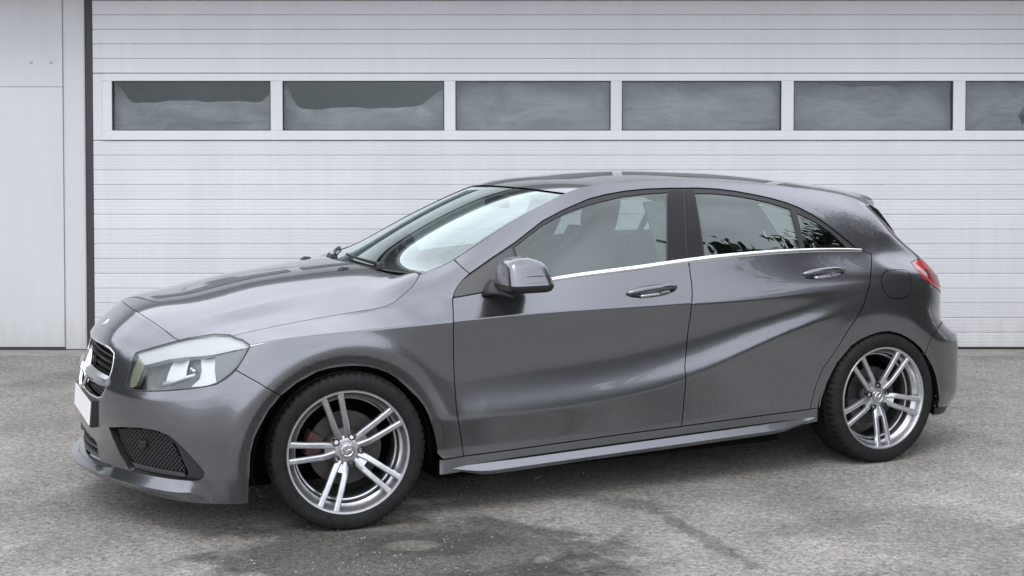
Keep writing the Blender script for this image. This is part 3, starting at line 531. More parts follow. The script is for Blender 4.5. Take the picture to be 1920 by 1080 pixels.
for k, (a, b) in enumerate(wins):
    pn = dp('window_pane', (a-.003, YW+.012, GZ0-.003), (b+.003, YW+.017, GZ1+.003), GL_DOOR)
    fr = MB()
    for q in (((a, YW-.0035-YW, GZ0), (a+.007, .0115, GZ1)), ((b-.007, -.0035, GZ0), (b, .0115, GZ1)), ((a+.007, -.0035, GZ0), (b-.007, .0115, GZ0+.006)), ((a+.007, -.0035, GZ1-.006), (b-.007, .0115, GZ1))): fr.box(q[0], q[1])
    fr.build('pane_bead', GASKET, pn)
    nx, nz = 60, 12; V = []; F = []
    for i in range(nx+1):
        t = i/nx; x = a-.01+(b-a+.02)*t; top = GZ0+(GZ1-GZ0)*min(1.03, tops[k](t)+.012*math.sin(19*t+k)+.008*math.sin(41*t+2*k))
        for j in range(nz+1):
            s = j/nz; z = GZ0-.02+(top-GZ0+.02)*s
            V.append((x, .075+.020*math.sin(9*t+2.3*k+3*s)*s+.03*s*s+.012*math.sin(23*t+k)*s, z))
    F = [(i*(nz+1)+j, (i+1)*(nz+1)+j, (i+1)*(nz+1)+j+1, i*(nz+1)+j+1) for i in range(nx) for j in range(nz)]
    mesh_obj('plastic_film', V, F, FILM, pn)
dp('inner_backing', (X0, YW+.42, .03), (X1, YW+.44, DZ1), INSIDE); 
dp('inner_backing', (X0, YW+.10, DZ1+.01), (X1, YW+.41, DZ1+.03), INSIDE)
# ================================================================== THE CAR
PSI = R(24.9)
car = empty('hatchback_car', (-1.022, 5.971, 0), PSI)
tag(car, 'grey metallic five-door hatchback parked on worn asphalt before the white door', 'car')
# ---- panels cut out of the body surface
def dens(poly, step, met, closed=True):
    out = []; n = len(poly)
    for i in range(n if closed else n-1):
        a = np.array(poly[i], float); b = np.array(poly[(i+1) % n], float)
        k = max(1, int(math.ceil(np.linalg.norm((b-a)*met)/step)))
        for j in range(k): out.append(a+(b-a)*j/k)
    return np.array(out)
def inside(pts, poly):
    x, y = pts[:, 0], pts[:, 1]; c = np.zeros(len(pts), bool); n = len(poly)
    for i in range(n):
        x1, y1 = poly[i]; x2, y2 = poly[(i+1) % n]
        if y1 == y2: continue
        c ^= ((y1 > y) != (y2 > y)) & (x < (x2-x1)*(y-y1)/(y2-y1)+x1)
    return c
def area2(p): return float(np.sum(p[:, 0]*np.roll(p[:, 1], -1)-np.roll(p[:, 0], -1)*p[:, 1]))
def inset(p, g, lock=None):
    """moves a closed loop (metric units) to its left by g"""
    if area2(p) < 0: p = p[::-1]; rev = True
    else: rev = False
    d = np.roll(p, -1, 0)-p; d /= np.maximum(np.linalg.norm(d, axis=1), 1e-9)[:, None]; nrm = np.stack([-d[:, 1], d[:, 0]], 1)
    m = nrm+np.roll(nrm, 1, 0); m /= np.maximum((m*m).sum(1), .5)[:, None]*.5
    q = p+m*g
    return q[::-1] if rev else q
def inset_on(ev, p, g):
    """the same on a parametric surface, measuring along the surface itself"""
    e = 2e-3; f = 1e-2
    a = ev(p[:, 0]+e, p[:, 1], 0.)[0]-ev(p[:, 0]-e, p[:, 1], 0.)[0]; b = ev(p[:, 0], p[:, 1]+f, 0.)[0]-ev(p[:, 0], p[:, 1]-f, 0.)[0]
    k = np.stack([np.maximum(np.linalg.norm(a, axis=1)/(2*e), .2), np.maximum(np.linalg.norm(b, axis=1)/(2*f), .02)], 1)
    q = p.copy(); ccw = 1. if area2(p) > 0 else -1.
    d0 = (np.roll(p, -1, 0)-p)*k; d1 = (p-np.roll(p, 1, 0))*k
    n = 0
    for d in (d0, d1):
        d = d/np.maximum(np.linalg.norm(d, axis=1), 1e-9)[:, None]; n = n+np.stack([-d[:, 1], d[:, 0]], 1)*ccw
    n = n/np.maximum((n*n).sum(1), .5)[:, None]*2
    return p+n*g/k
def sheet(ev, outer, holes=(), met=(1., .13), sp=.016, gap=.0024, ret=.016, off=0., nogap=None, hole_gap=None, bsp=.012):
    """triangulated piece of a parametric surface; returns verts, faces, normals.  ev(p,q,off)->P,N"""
    met = np.array(met, float); loops = []
    for i, lp in enumerate([outer]+list(holes)):
        d = dens(lp, bsp, met)*met
        gp = gap if i == 0 else (gap if hole_gap is None else hole_gap)
        q = inset_on(ev, d/met, gp if i == 0 else -gp)*met if gp else d.copy()
        if nogap is not None:
            k = nogap(d/met); q[k] = d[k]
        loops.append(q)
    lo = loops[0].min(0); hi = loops[0].max(0)
    gx = np.arange(lo[0]+sp*.37, hi[0], sp); gy = np.arange(lo[1]+sp*.31, hi[1], sp)
    G = np.stack(np.meshgrid(gx, gy, indexing='ij'), -1).reshape(-1, 2)
    if len(G):
        k = inside(G, loops[0])
        for h in loops[1:]: k &= ~inside(G, h)
        G = G[k]
    B = np.concatenate(loops)
    if len(G):
        keep = np.ones(len(G), bool)
        for s in range(0, len(G), 2000):
            dd = ((G[s:s+2000, None]-B[None])**2).sum(2).min(1); keep[s:s+2000] = dd > (sp*.42)**2
        G = G[keep]
    pts = np.concatenate([B, G]); edges = []; o = 0
    for l in loops:
        n = len(l); edges += [(o+i, o+(i+1) % n) for i in range(n)]; o += n
    r = geometry.delaunay_2d_cdt([Vector(p) for p in pts], edges, [], 0, 1e-7)
    V2 = np.array([tuple(v) for v in r[0]]); F = np.array([f for f in r[2] if len(f) == 3])
    c = V2[F].mean(1); k = inside(c, loops[0])
    for h in loops[1:]: k &= ~inside(c, h)
    F = F[k]; p2 = V2/met
    P, N = ev(p2[:, 0], p2[:, 1], off)
    fn = np.cross(P[F[:, 1]]-P[F[:, 0]], P[F[:, 2]]-P[F[:, 0]]); fl = (fn*N[F].mean(1)).sum(1) < 0
    F[fl] = F[fl][:, ::-1]
    V = [P]; NN = [N]; FF = F.tolist(); base = len(P)
    if ret:
        for l in loops:
            p = l/met; a, an = ev(p[:, 0], p[:, 1], off); n = len(l); t = np.roll(a, -1, 0)-a
            keep = np.ones(n, bool)
            if nogap is not None:
                k = nogap(p); keep = ~(k & np.roll(k, -1))
            side = np.cross(t, an); side /= np.maximum(np.linalg.norm(side, axis=1), 1e-9)[:, None]
            sgn = 1.
            if area2(l) < 0: sgn = -1.
            b = a-an*ret; V += [a, b]; NN += [side*sgn, side*sgn]
            FF += [[base+i, base+(i+1) % n, base+n+(i+1) % n, base+n+i] for i in range(n) if keep[i]]; base += 2*n
    return np.concatenate(V), FF, np.concatenate(NN)
def link(name, vfn, material, parent, side=1, both=False):
    """side -1 is the left (near) half, +1 the right half; both joins the two halves"""
    V, F, N = vfn
    out_v = []; out_f = []; out_n = []
    for s in ((-1, 1) if both else (side,)):
        v = V.copy(); n = N.copy(); v[:, 1] *= s; n[:, 1] *= s; o = sum(len(x) for x in out_v)
        out_v.append(v); out_n.append(n); out_f += [[i+o for i in (f[::-1] if s < 0 else f)] for f in F]
    return mesh_obj(name, np.concatenate(out_v), out_f, material, parent, np.concatenate(out_n))
def SE(u, v, off=0.): return S(np.clip(u, 0, UMAX), np.clip(v, 0, 8), off)
def O(k): return [tuple(p) for p in OUT[k]]
def vline(v, u0, u1, n=8): return [(u0+(u1-u0)*i/(n-1), v) for i in range(n)]
def uline(u, v0, v1, n=6): return [(u, v0+(v1-v0)*i/(n-1)) for i in range(n)]
onmid = lambda p: (p[:, 0] < 1e-5) | (p[:, 0] > UMAX-1e-5)
ontop = lambda p: (p[:, 1] > 7.995)
def ell(cu, cv, ru, rv, n=28, rot=0., sup=2.):
    o = []
    for k in range(n):
        t = 2*math.pi*k/n; c, s = math.cos(t), math.sin(t); a = math.copysign(abs(c)**(2/sup), c)*ru; b = math.copysign(abs(s)**(2/sup), s)*rv
        o.append((cu+a, cv+b+a*rot))
    return o
af = O('arch_f'); ar = O('arch_r'); af[0] = (af[0][0], 0.); af[-1] = (af[-1][0], 0.)
i_bf = len([p for p in af if p[0] < O('seam_bumper_fender')[-1][0] and p[1] < O('seam_bumper_fender')[-1][1]])
arch_front_low = af[:i_bf]; arch_front_top = af[i_bf:]
uA, vA = O('seam_bumper_fender')[-1]
sk_f = max((p for p in af if p[0] > 1.3), key=lambda p: -abs(p[1]-.60))          # where the skirt meets the front arch
# front bumper with openings for the grille, the intakes and the lower mouth
hl = O('headlight'); k0 = 3                                                            # index of the bonnet corner on the lamp outline
k1 = 16
hl_in = [hl[k0]]+hl[:k0][::-1]+hl[:12-1:-1]                                            # bonnet corner, inner edge, lower edge to the rear
grille = [(0, 3.86)]+[(.06, 3.865), (.14, 3.885), (.2213, 3.895), (.30, 3.87), (.3484, 3.80), (.366, 3.61), (.372, 3.43), (.362, 3.14), (.350, 2.90), (.318, 2.66), (.27, 2.56), (.16, 2.53), (0, 2.52)]
mouth = [(0, 1.52), (.11, 1.50), (.24, 1.42), (.272, 1.36), (.290, 1.0), (.283, .78), (.25, .72), (.15, .70), (0, .70)]
bump_out = ([(0, O('hood_front')[0][1])]+O('hood_front')[:-1]+hl_in+O('seam_bumper_fender')[1:]+arch_front_low[::-1]+vline(0., arch_front_low[0][0]-.03, 0., 14))
link('front_bumper', sheet(SE, bump_out, [grille, O('intake'), mouth], gap=.0016, ret=.022, nogap=onmid, sp=.011, bsp=.009, hole_gap=0.), PAINT, car, both=True)
# fender
hs_ = O('hood_side'); dfl = O('door_front')
fend = (O('hl_rear')[:-1]+hs_+vline(8., hs_[-1][0]+.02, O('apillar_seam')[0][0], 6)+O('apillar_seam')+dfl[1:]+[(sk_f[0]+.02, sk_f[1])]+
        [p for p in arch_front_top[::-1] if p[1] > sk_f[1] or p[0] < 1.5]+[(uA, vA)]+O('seam_bumper_fender')[1:-1][::-1])
for s in (-1, 1): link('front_fender', sheet(SE, fend, gap=.0019, sp=.010, bsp=.008, nogap=ontop), PAINT, car, s)
# doors, each with the bowl behind its handle
bs = O('b_seam'); rs = O('rear_seam'); sill = O('sill'); i_b = min(range(len(sill)), key=lambda i: abs(sill[i][0]-bs[-1][0]))
d_lo = [p for p in dfl if p[1] <= 5.0]; v5 = 4.995
fd = vline(v5, d_lo[0][0]+.004, bs[0][0]-.002, 24)+[p for p in bs if p[1] < v5-.01]+sill[1:i_b][::-1]+d_lo[::-1]
rd = vline(v5, bs[0][0]+.002, rs[0][0]-.05, 24)+[p for p in rs if p[1] < v5-.01]+sill[i_b+1:-1][::-1]+[p for p in bs if p[1] < v5-.01][::-1]
hf = ell(2.876, 4.385, .133, .155, 32, .22, 2.1); hr = ell(3.846, 4.415, .128, .150, 32, -.05, 2.1)
flap = O('flap')
def bowl(cu, cv, ru, rv, rot, depth):
    def ev(u, v, off=0.):
        def f(a, b):
            x = (a-cu)/ru; y = (b-cv-(a-cu)*rot)/rv; r2 = np.clip(1-(x*x+y*y), 0, 1)
            p, n = SE(a, b, 0.); return p-n*(depth*r2**.8)[:, None]
        p = f(u, v); e = .003; du = f(u+e, v)-f(u-e, v); dv = f(u, v+.02)-f(u, v-.02); n = np.cross(dv, du); n /= np.maximum(np.linalg.norm(n, axis=1), 1e-9)[:, None]
        return p, n
    return ev
for s in (-1, 1):
    for nm, out, h, ha in (('front_door', fd, hf, (2.876, 4.385, .133, .155, .22)), ('rear_door', rd, hr, (3.846, 4.415, .128, .150, -.05))):
        d = link(nm, sheet(SE, out, [h], gap=.0026, sp=.011, bsp=.010, hole_gap=0.), PAINT, car, s)
        link('handle_bowl', sheet(bowl(*ha, .034), h, gap=0, ret=0, sp=.010), PAINT, d, s)
        # pull handle: a bar standing off the bowl on two feet
        cu, cv, ru, rv, rot = ha; n = 22; uu = np.linspace(cu-ru*.98, cu+ru*.96, n); t = np.linspace(-1, 1, n)
        vv = cv+.02+(uu-cu)*rot+.045*(1-t*t)*.2
        P, Nn = SE(uu, vv); arcv = .020*(1-np.abs(t)**3.2)+.001; P = P+Nn*arcv[:, None]; P[:, 1] *= s
        b = MB(); b.tube(P, [.0135*(1-.45*abs(x)**4) for x in t], 14, 1.0, 1.); b.build('door_handle', PAINT, d, True)
        uu = np.linspace(cu-ru*.50, cu+ru*.28, 8); P, Nn = SE(uu, np.full(8, cv-.095)+(uu-cu)*rot); P += Nn*.004; P[:, 1] *= s
        MB().tube(P, .0085, 10).build('lock_cover', SATIN if False else ALLOY, d, True)
# rear quarter with pillar and roof rail in one stamping, up to the windscreen
tl = O('taillight'); tt = O('tail_top'); fr = O('frame_outer'); rb = O('rbumper_seam'); uT = UK[18]
UTG = 4.900
tl_low = tl[1:]+[(UTG, 3.62)]
ar_q = [p for p in ar if p[1] > sill[-1][1]-.02 and (p[0] < rb[0][0]-.004 or p[0] < 4.2)]
ar_q = [p for p in ar_q if not (p[0] > 4.3 and p[1] < rb[0][1])]
q_out = ([sill[-1]]+[(ar[0][0], sill[-1][1])]+[p for p in ar_q if p[1] > sill[-1][1]+.02]+rb+[(UTG, 3.02)]+[(UTG, 3.3)]+tl_low[::-1]+[tl[0]]+tt[1:]+[(uT, 4.97)]+
         uline(uT, 5.1, 7.9, 12)+[(uT, 8.)]+vline(8., uT-.02, O('apillar_seam')[0][0], 60)+O('apillar_seam')[1:]+fr[1:]+rs[:-1])
q_flap = flap
for s in (-1, 1):
    q = link('side_panel', sheet(SE, q_out, [q_flap], gap=.0024, sp=.012, bsp=.009, nogap=ontop, hole_gap=0.), PAINT, car, s)
    link('fuel_flap' if s > 0 else 'fuel_flap', sheet(SE, flap, gap=.0042, ret=.01, sp=.014), PAINT, q, s)
# rear bumper and tailgate
ar_b = [p for p in ar if p[0] > 4.3 and p[1] < rb[0][1]+.02]
ar_b = [p for p in ar_b if p[1] > .42]
rbo = rb+[(UTG, 3.02), (UMAX, 3.02), (UMAX, .36)]+vline(.36, UMAX-.05, ar_b[-1][0]+.01, 12)+ar_b[::-1]
link('rear_valance', sheet(SE, [(ar_b[-1][0]-.004, .34)]+vline(.34, ar_b[-1][0]+.02, UMAX, 14)+vline(0., UMAX, ar_b[-1][0]-.004, 14), gap=0, ret=.02, nogap=onmid, sp=.02, off=-.004), BLACK, car, both=True)
link('rear_bumper', sheet(SE, rbo, gap=.0022, ret=.02, nogap=onmid, sp=.018), PAINT, car, both=True)
tg = [(UTG+.002, 3.04), (UMAX, 3.04), (UMAX, 5.), (5.05, 5.), (5.04, 4.2), (UTG+.002, 3.7)]
tg_o = link('tailgate', sheet(SE, tg, gap=.0022, ret=.02, nogap=onmid, sp=.02), PAINT, car, both=True)
tl_out = [tl[0]]+tt[1:]+[(uT, 4.97), (5.03, 4.985), (5.02, 4.2), (UTG, 3.66)]+tl[1:][::-1]
def clipv(poly, v0, v1): return [(u, min(max(v, v0), v1)) for u, v in poly]
for s in (-1, 1):
    t_ = link('taillight', sheet(SE, tl_out, gap=.0018, ret=.05, sp=.012, off=.001), REDL, car, s)
    link('lamp_chamber', sheet(SE, [(4.475, 4.28), (4.50, 4.02), (4.62, 3.80), (4.76, 3.72), (4.86, 3.72), (4.80, 4.05), (4.66, 4.34)], gap=0, ret=0, sp=.014, off=.0022), REDD, t_, s)
    link('lamp_strip', sheet(SE, [(4.64, 4.10), (4.70, 4.02), (4.80, 3.98), (4.81, 4.06), (4.72, 4.13), (4.66, 4.2)], gap=0, ret=0, sp=.012, off=.0034), mat('pink_lamp_strip', (.55, .16, .17), .15, 0, 1.), t_, s)
# bonnet: height field whose edge is laid exactly on the shut line
hfr = [(0., O('hood_front')[0][1])]+O('hood_front')
edge_uv = hfr+hl[k0+1:8]+hs_
e2 = dens(edge_uv, .01, (1., .13), False); e2 = np.concatenate([e2, [edge_uv[-1]]]); EP, EN = SE(e2[:, 0], e2[:, 1])
_dz = EP[:, 2]-hood_z(EP[:, 0], EP[:, 1])
def HE(x, w, off=0.):
    def zf(x, w):
        d = np.hypot(x[:, None]-EP[None, :, 0], w[:, None]-EP[None, :, 1]); i = d.argmin(1); dm = d[np.arange(len(x)), i]
        wt = np.exp(-(d/ .035)**2)+1e-12; k = (wt*_dz).sum(1)/wt.sum(1); k = np.where(dm < .004, _dz[i], k)
        return hood_z(x, w)+k*np.exp(-(dm/.10)**2)
    e = .004; gx = (hood_z(x+e, w)-hood_z(x-e, w))/(2*e); gw = (hood_z(x, w+e)-hood_z(x, np.abs(w-e)))/(2*e)
    n = np.stack([-gx, -gw, np.ones_like(x)], 1); n /= np.linalg.norm(n, axis=1)[:, None]; p = np.stack([x, w, zf(x, w)], 1)
    return p+n*off, n
hood_rear = [(.225+.170*(w/.642)**2, w) for w in np.linspace(.63, 0, 16)]
h_out = [(p[0], abs(p[1])) for p in EP[::2]]+[(p[0], p[1]) for p in hood_rear]
h_out[0] = (h_out[0][0], 0.)
link('bonnet', sheet(HE, h_out, met=(1, 1), gap=.0020, ret=.02, nogap=lambda p: p[:, 1] < 1e-5, sp=.018), PAINT, car, both=True)
# roof, windscreen
UW = UK[10]
def TE(a, u, off=0.): return T(a, u, off)
roof_o = [(-1, UW+.012), (1, UW+.012)]+[(1, x) for x in np.linspace(UW+.05, uT-.02, 50)]+[(1, uT), (-1, uT)]+[(-1, x) for x in np.linspace(uT-.02, UW+.05, 50)]
rf = link('roof', sheet(TE, roof_o, met=(.55, 1.), gap=0., ret=.03, sp=.03), PAINT, car, 1)
ws_o = [(-.975, UK[7]+.02), (.975, UK[7]+.02), (.985, UW-.002), (-.985, UW-.002)]
ws = link('windscreen', sheet(TE, ws_o, met=(.6, 1.), gap=0., ret=0, sp=.025, off=-.004), GL_WIND, car, 1)
fr_ring = link('screen_band', sheet(TE, [(-1, UK[7]), (1, UK[7]), (1, UW+.010), (-1, UW+.010)], [[(-.94, UK[7]+.09), (.94, UK[7]+.09), (.955, UW-.055), (-.955, UW-.055)]], met=(.6, 1), gap=0, ret=0, sp=.03, off=-.007), SEAL, ws, 1)
# black scuttle between bonnet and glass
V = []; F = []; n = 40
for i in range(n+1):
    a = -1+2*i/n; p, _ = T([a], [UK[7]+.012]); p = p[0]; w = abs(a)*.642; h = (.225+.170*(w/.642)**2, a*.642)
    z0 = float(hood_z(np.array([h[0]]), np.array([w]))[0])-.014
    V += [(h[0]-.03, h[1], z0-.006), (h[0]+.02, h[1], z0+.004), (p[0]+.03, p[1], p[2]+.004)]
for i in range(n): F += [(3*i, 3*i+1, 3*i+4, 3*i+3), (3*i+1, 3*i+2, 3*i+5, 3*i+4)]
mesh_obj('scuttle_panel', V, F, BLACK, car)
# rear hatch glass with its dark frame, spoiler lip above it
def BE(a, b, off=0.):
    def f(a, b):
        E, _ = S(np.full(len(a), uT), 8-3*b); cx = 3.030+.235*b-.02*np.sin(np.pi*b); cz = 1.262-.286*b; A = np.abs(a)
        return np.stack([cx+(E[:, 0]-cx)*A**2.6, E[:, 1]*a, cz+(E[:, 2]-cz)*A**2.6], 1)
    b = np.clip(b, .0, 1.); p = f(a, b); e = .01; da = f(a+e, b)-f(a-e, b); db = f(a, np.minimum(b+e, 1))-f(a, np.maximum(b-e, 0)); n = np.cross(da, db); n *= np.sign(n[:, :1]+1e-12)
    n /= np.maximum(np.linalg.norm(n, axis=1), 1e-9)[:, None]; return p+n*off, n
gl_h = [(-.90, .14), (.90, .14), (.86, .96), (-.86, .96)]
hz = link('tailgate_frame', sheet(BE, [(-.995, .02), (.995, .02), (.995, 1.), (-.995, 1.)], [gl_h], met=(.6, .4), gap=0, ret=0, sp=.03), GLOSSB, car, 1)
link('rear_window', sheet(BE, gl_h, met=(.6, .4), gap=.002, ret=0, sp=.03, off=-.003), GL_REAR, hz, 1)
V = []; F = []; n = 36
for i in range(n+1):
    a = -.90+1.80*i/n; p, nn = T([a], [uT]); q, _ = T([a], [uT-.10]); d = (p[0]-q[0]); d /= np.linalg.norm(d); p = p[0]; L0 = .055*(1-.5*abs(a)**4)
    tip = p+d*L0+np.array([0, 0, .004+.012*abs(a)**3]); V += [tuple(p+np.array([0, 0, .0006])), tuple(tip), tuple(tip-np.array([.006, 0, .016])), tuple(p-np.array([.03, 0, .036]))]
for i in range(n):
    for k in range(4): F.append((4*i+k, 4*i+(k+1) % 4, 4*i+4+(k+1) % 4, 4*i+4+k))
F += [(0, 1, 2, 3), tuple(4*n+k for k in (3, 2, 1, 0))]
o_ = MB(); o_.add(V, F); o_.build('roof_spoiler', PAINT, rf, True, 35)
# black fins that fill the corner between spoiler and rear pillar
for s in (-1, 1):
    V = []; F = []; n = 16
    for i in range(n+1):
        t = i/n; E, _ = SE(np.array([uT]), np.array([8-2.1*t])); E = E[0]; k = .040*(1-t)**.8*min(1, t*6+.25)
        V += [(E[0]-.004, s*(E[1]-.004), E[2]-.002), (E[0]+k, s*(E[1]-.012), E[2]+.010*(1-t)), (E[0]+k, s*(E[1]-.05), E[2]+.010*(1-t)), (E[0]-.004, s*(E[1]-.05), E[2])]
    for i in range(n): F += [(4*i+k, 4*i+(k+1) % 4, 4*i+4+(k+1) % 4, 4*i+4+k) for k in range(4)]
    F += [(0, 1, 2, 3), tuple(4*n+k for k in (3, 2, 1, 0))]
    MB().add(V, F).build('spoiler_fin', GLOSSB, hz, True, 35)
# side skirts
sk_o = [(sk_f[0]+.004, .0)]+[(sk_f[0]+.006, sk_f[1]-.02)]+sill+[(ar[0][0]-.004, sill[-1][1]), (ar[0][0]-.004, 0.)]
for s in (-1, 1):
    k_ = link('sill_skirt', sheet(SE, sk_o, gap=.0022, sp=.014), PAINT, car, s)
    V = []; F = []; n = 60
    for i in range(n+1):
        t = i/n; x = .455+(2.30-.455)*t; w = math.sin(math.pi*min(1, t*9+.05, (1-t)*7)/2); zt = .2045+.0245*(x-.48)
        V += [(x, s*.866, zt+.004), (x, s*(.871+.015*w), zt-.028*w), (x, s*(.868+.006*w), zt-.044*w-.002)]
    for i in range(n): F += [(3*i, 3*i+1, 3*i+4, 3*i+3), (3*i+1, 3*i+2, 3*i+5, 3*i+4)]
    MB().add(V, F).build('skirt_blade', PAINT, k_, True, 25)
    MB().tube([(x, s*.8685, .2105+.0245*(x-.48)) for x in np.linspace(.56, 2.20, 30)], [.0028*min(1, (29-i)/6+.1, i/4+.1) for i in range(30)], 6).build('skirt_slot', VOID, k_, True)
# side windows
fo = O('frame_outer'); gfp = O('glass_front'); gl_r = O('glass_rear'); gl_q = O('glass_q'); bfp = O('b_front'); brp = O('b_rear'); sl = O('sail')
gf_poly = gfp+[(gfp[-1][0], 5.06)]+vline(5.06, gfp[-1][0]-.05, gfp[0][0]+.0, 20)
gr_poly = gl_r[:-2]+[gl_r[-2]]+[(gl_r[-2][0], 5.05)]+vline(5.05, gl_r[-2][0]-.04, gl_r[-1][0], 10)
gr_poly = [p for p in gr_poly]
sail_poly = sl+[(sl[-1][0]+.005, 5.03)]+vline(5.02, sl[-1][0]-.02, d_lo[0][0]+.02, 12)+[p for p in dfl if 5.02 < p[1] < sl[0][1]-.05][::-1]
fr_poly = [p for p in fo]+vline(5.0, fo[-1][0]-.01, d_lo[0][0]+.01, 40)+[p for p in dfl if 5.0 < p[1] < fo[0][1]-.02][::-1]
BPR = mat('matt_black_pillar', (.014, .012, .014), .30, 0, .0, .2, spec=.22)
for s in (-1, 1):
    wf = link('window_frame', sheet(SE, fr_poly, [gf_poly, gr_poly, gl_q], gap=.0015, ret=.02, sp=.02, off=-.004, hole_gap=0.), SEAL, car, s)
    link('window_glass', sheet(SE, gf_poly, gap=.0, ret=0, sp=.02, off=-.008), GL_SIDE, wf, s)
    link('window_glass', sheet(SE, gr_poly, gap=.0, ret=0, sp=.02, off=-.008), GL_REAR, wf, s)
    link('quarter_glass', sheet(SE, gl_q, gap=.0, ret=0, sp=.02, off=-.008), GL_REAR, wf, s)
    link('pillar_cover', sheet(SE, [(p[0], max(p[1], 5.06)) for p in bfp], gap=.001, ret=.008, sp=.02, off=-.001), BPR, wf, s)
    link('pillar_cover', sheet(SE, [(p[0], max(p[1], 5.06)) for p in brp], gap=.001, ret=.008, sp=.02, off=-.001), BPR, wf, s)
    link('mirror_sail', sheet(SE, sail_poly, gap=.002, ret=.01, sp=.02, off=0.), GREYP, wf, s)
    # bright strip along the waistline
    V = []; F = []; n = 90; ua = fo[0][0]+.10; ub = fo[-1][0]+.012
    for i in range(n+1):
        u = ua+(ub-ua)*i/n; w = min(1., (n-i)/3.+.15)
        vv = np.array([5.095, 5.075, 5.03, 4.985, 4.965]); vv = 5.03+(vv-5.03)*(.75+.25*w)
        P, Nn = SE(np.full(5, u), vv)
        P = P+Nn*np.array([[.000], [.005], [.0065], [.005], [.000]]); V += [(p[0], p[1]*s, p[2]) for p in P]
    for i in range(n): F += [(5*i+k, 5*i+k+1, 5*i+6+k, 5*i+5+k) for k in range(4)]
    F += [(0, 1, 2, 3, 4), tuple(5*n+k for k in (4, 3, 2, 1, 0))]
    MB().add(V, F).build('waist_strip', SATIN, car, True, 50)
    # dark structure behind the panels, so that the gaps read black
    core = sheet(SE, vline(.30, 1.86, 3.62, 20)+[(3.66, 1.5), (3.80, 2.7), (4.4, 2.9), (4.5, 4.6)]+vline(4.85, 4.4, 1.20, 40)+[(1.10, 3.9), (1.10, 3.4), (1.20, 3.2), (1.70, 3.1), (1.86, 1.7)], gap=0, ret=0, sp=.04, off=-.040)
    link('inner_frame', core, VOID, car, s)
# ---- body-coloured splitter shelf along the foot of the front bumper
V = []; F = []; us = np.linspace(0, .925, 60)
for u in us:
    t = float(np.clip((.925-u)/.16, 0, 1)); t = t*t*(3-2*t); ins = float(np.clip((u-.30)/.12, 0, 1)); vt = .70+.24*ins
    P, N = SE(np.full(5, u), np.array([vt, vt-.10, .52, .34, .10])); N = N[2:3]*np.array([[1, 1, .0]]); P = P+N/np.linalg.norm(N)*np.array([[.0008], [.008*t], [.036*t], [.034*t], [.004]])
    V += [tuple(p) for p in P]
n = len(us)
for i in range(n-1): F += [(5*i+k, 5*i+k+1, 5*i+6+k, 5*i+5+k) for k in range(4)]
V2 = [(x, -y, z) for x, y, z in V]
MB().add(V2, F).add(V, [f[::-1] for f in F]).build('front_splitter', PAINT, car, True, 28)
# ---- front: grille, intakes, plate, lamps
gb = link('grille_back', sheet(SE, [(0, 3.98)]+[(min(u+.012, .40), v) for u, v in grille[1:-1]]+[(0, 2.45)], gap=0, ret=0, sp=.03, off=-.060, nogap=onmid), VOID, car, both=True)
def strip3(pts, w, d, m, name, parent):
    """a bar of rectangular section along 3D points: height w, depth d"""
    V = []; F = []; n = len(pts)
    for p in pts: V += [(p[0], p[1], p[2]+w/2), (p[0]+.0, p[1], p[2]-w/2), (p[0]+d, p[1], p[2]-w/2), (p[0]+d, p[1], p[2]+w/2)]
    for i in range(n-1):
        for k in range(4): F.append((4*i+k, 4*i+(k+1) % 4, 4*i+4+(k+1) % 4, 4*i+4+k))
    F += [(0, 1, 2, 3), tuple(4*(n-1)+k for k in (3, 2, 1, 0))]
    return MB().add(V, F).build(name, m, parent, False)
def front_pts(v, w0, w1, off, n=17):
    us = np.linspace(0, .40, 120); P, N = SE(us, np.full(120, v), off); o = []
    for w in np.linspace(w0, w1, n):
        a = abs(w); o.append((np.interp(a, P[:, 1], P[:, 0]), w, np.interp(a, P[:, 1], P[:, 2])))
    return o
for v, hw in ((3.70, .355), (3.55, .362), (3.40, .362), (3.26, .355), (2.98, .345), (2.86, .335), (2.74, .318), (2.62, .29)):
    strip3(front_pts(v, -hw, hw, -.028), .010, .024, BLACK, 'grille_slat', gb)
CHROME_D = mat('brushed_dark_chrome', (.50, .51, .53), .22, 1.)
# chrome wing bars left and right of the star
for s in (-1, 1):
    pts = front_pts(3.14, .07, .365, .004, 14); V = []; F = []; n = len(pts)
    for i, p in enumerate(pts):
        t = i/(n-1); h = .024+.010*(1-t); V += [(p[0]+.012, p[1]*s, p[2]+h), (p[0]-.004, p[1]*s, p[2]+h*.55), (p[0]-.010, p[1]*s, p[2]-h*.1), (p[0]+.004, p[1]*s, p[2]-h*.9), (p[0]+.03, p[1]*s, p[2]-h)]
    for i in range(n-1): F += [(5*i+k, 5*i+k+1, 5*i+6+k, 5*i+5+k) for k in range(4)]
    F += [tuple(5*(n-1)+k for k in range(5)), (0, 1, 2, 3, 4)]
    MB().add(V, F).build('chrome_bar', CHROME_D, gb, True, 30)
# bright surround of the grille
V, Fq, Nn = sheet(SE, grille, gap=0, ret=0, sp=.05)
gp_ = dens(grille, .02, (1, .13), False); P, N = SE(gp_[:, 0], gp_[:, 1], -.004)
half = [(p[0], p[1], p[2]) for p in P if True]; ring = [(x, -y, z) for x, y, z in half[::-1]]+half[1:]
MB().tube(ring, .0055, 8, closed=False).build('grille_surround', CHROME, gb, True)
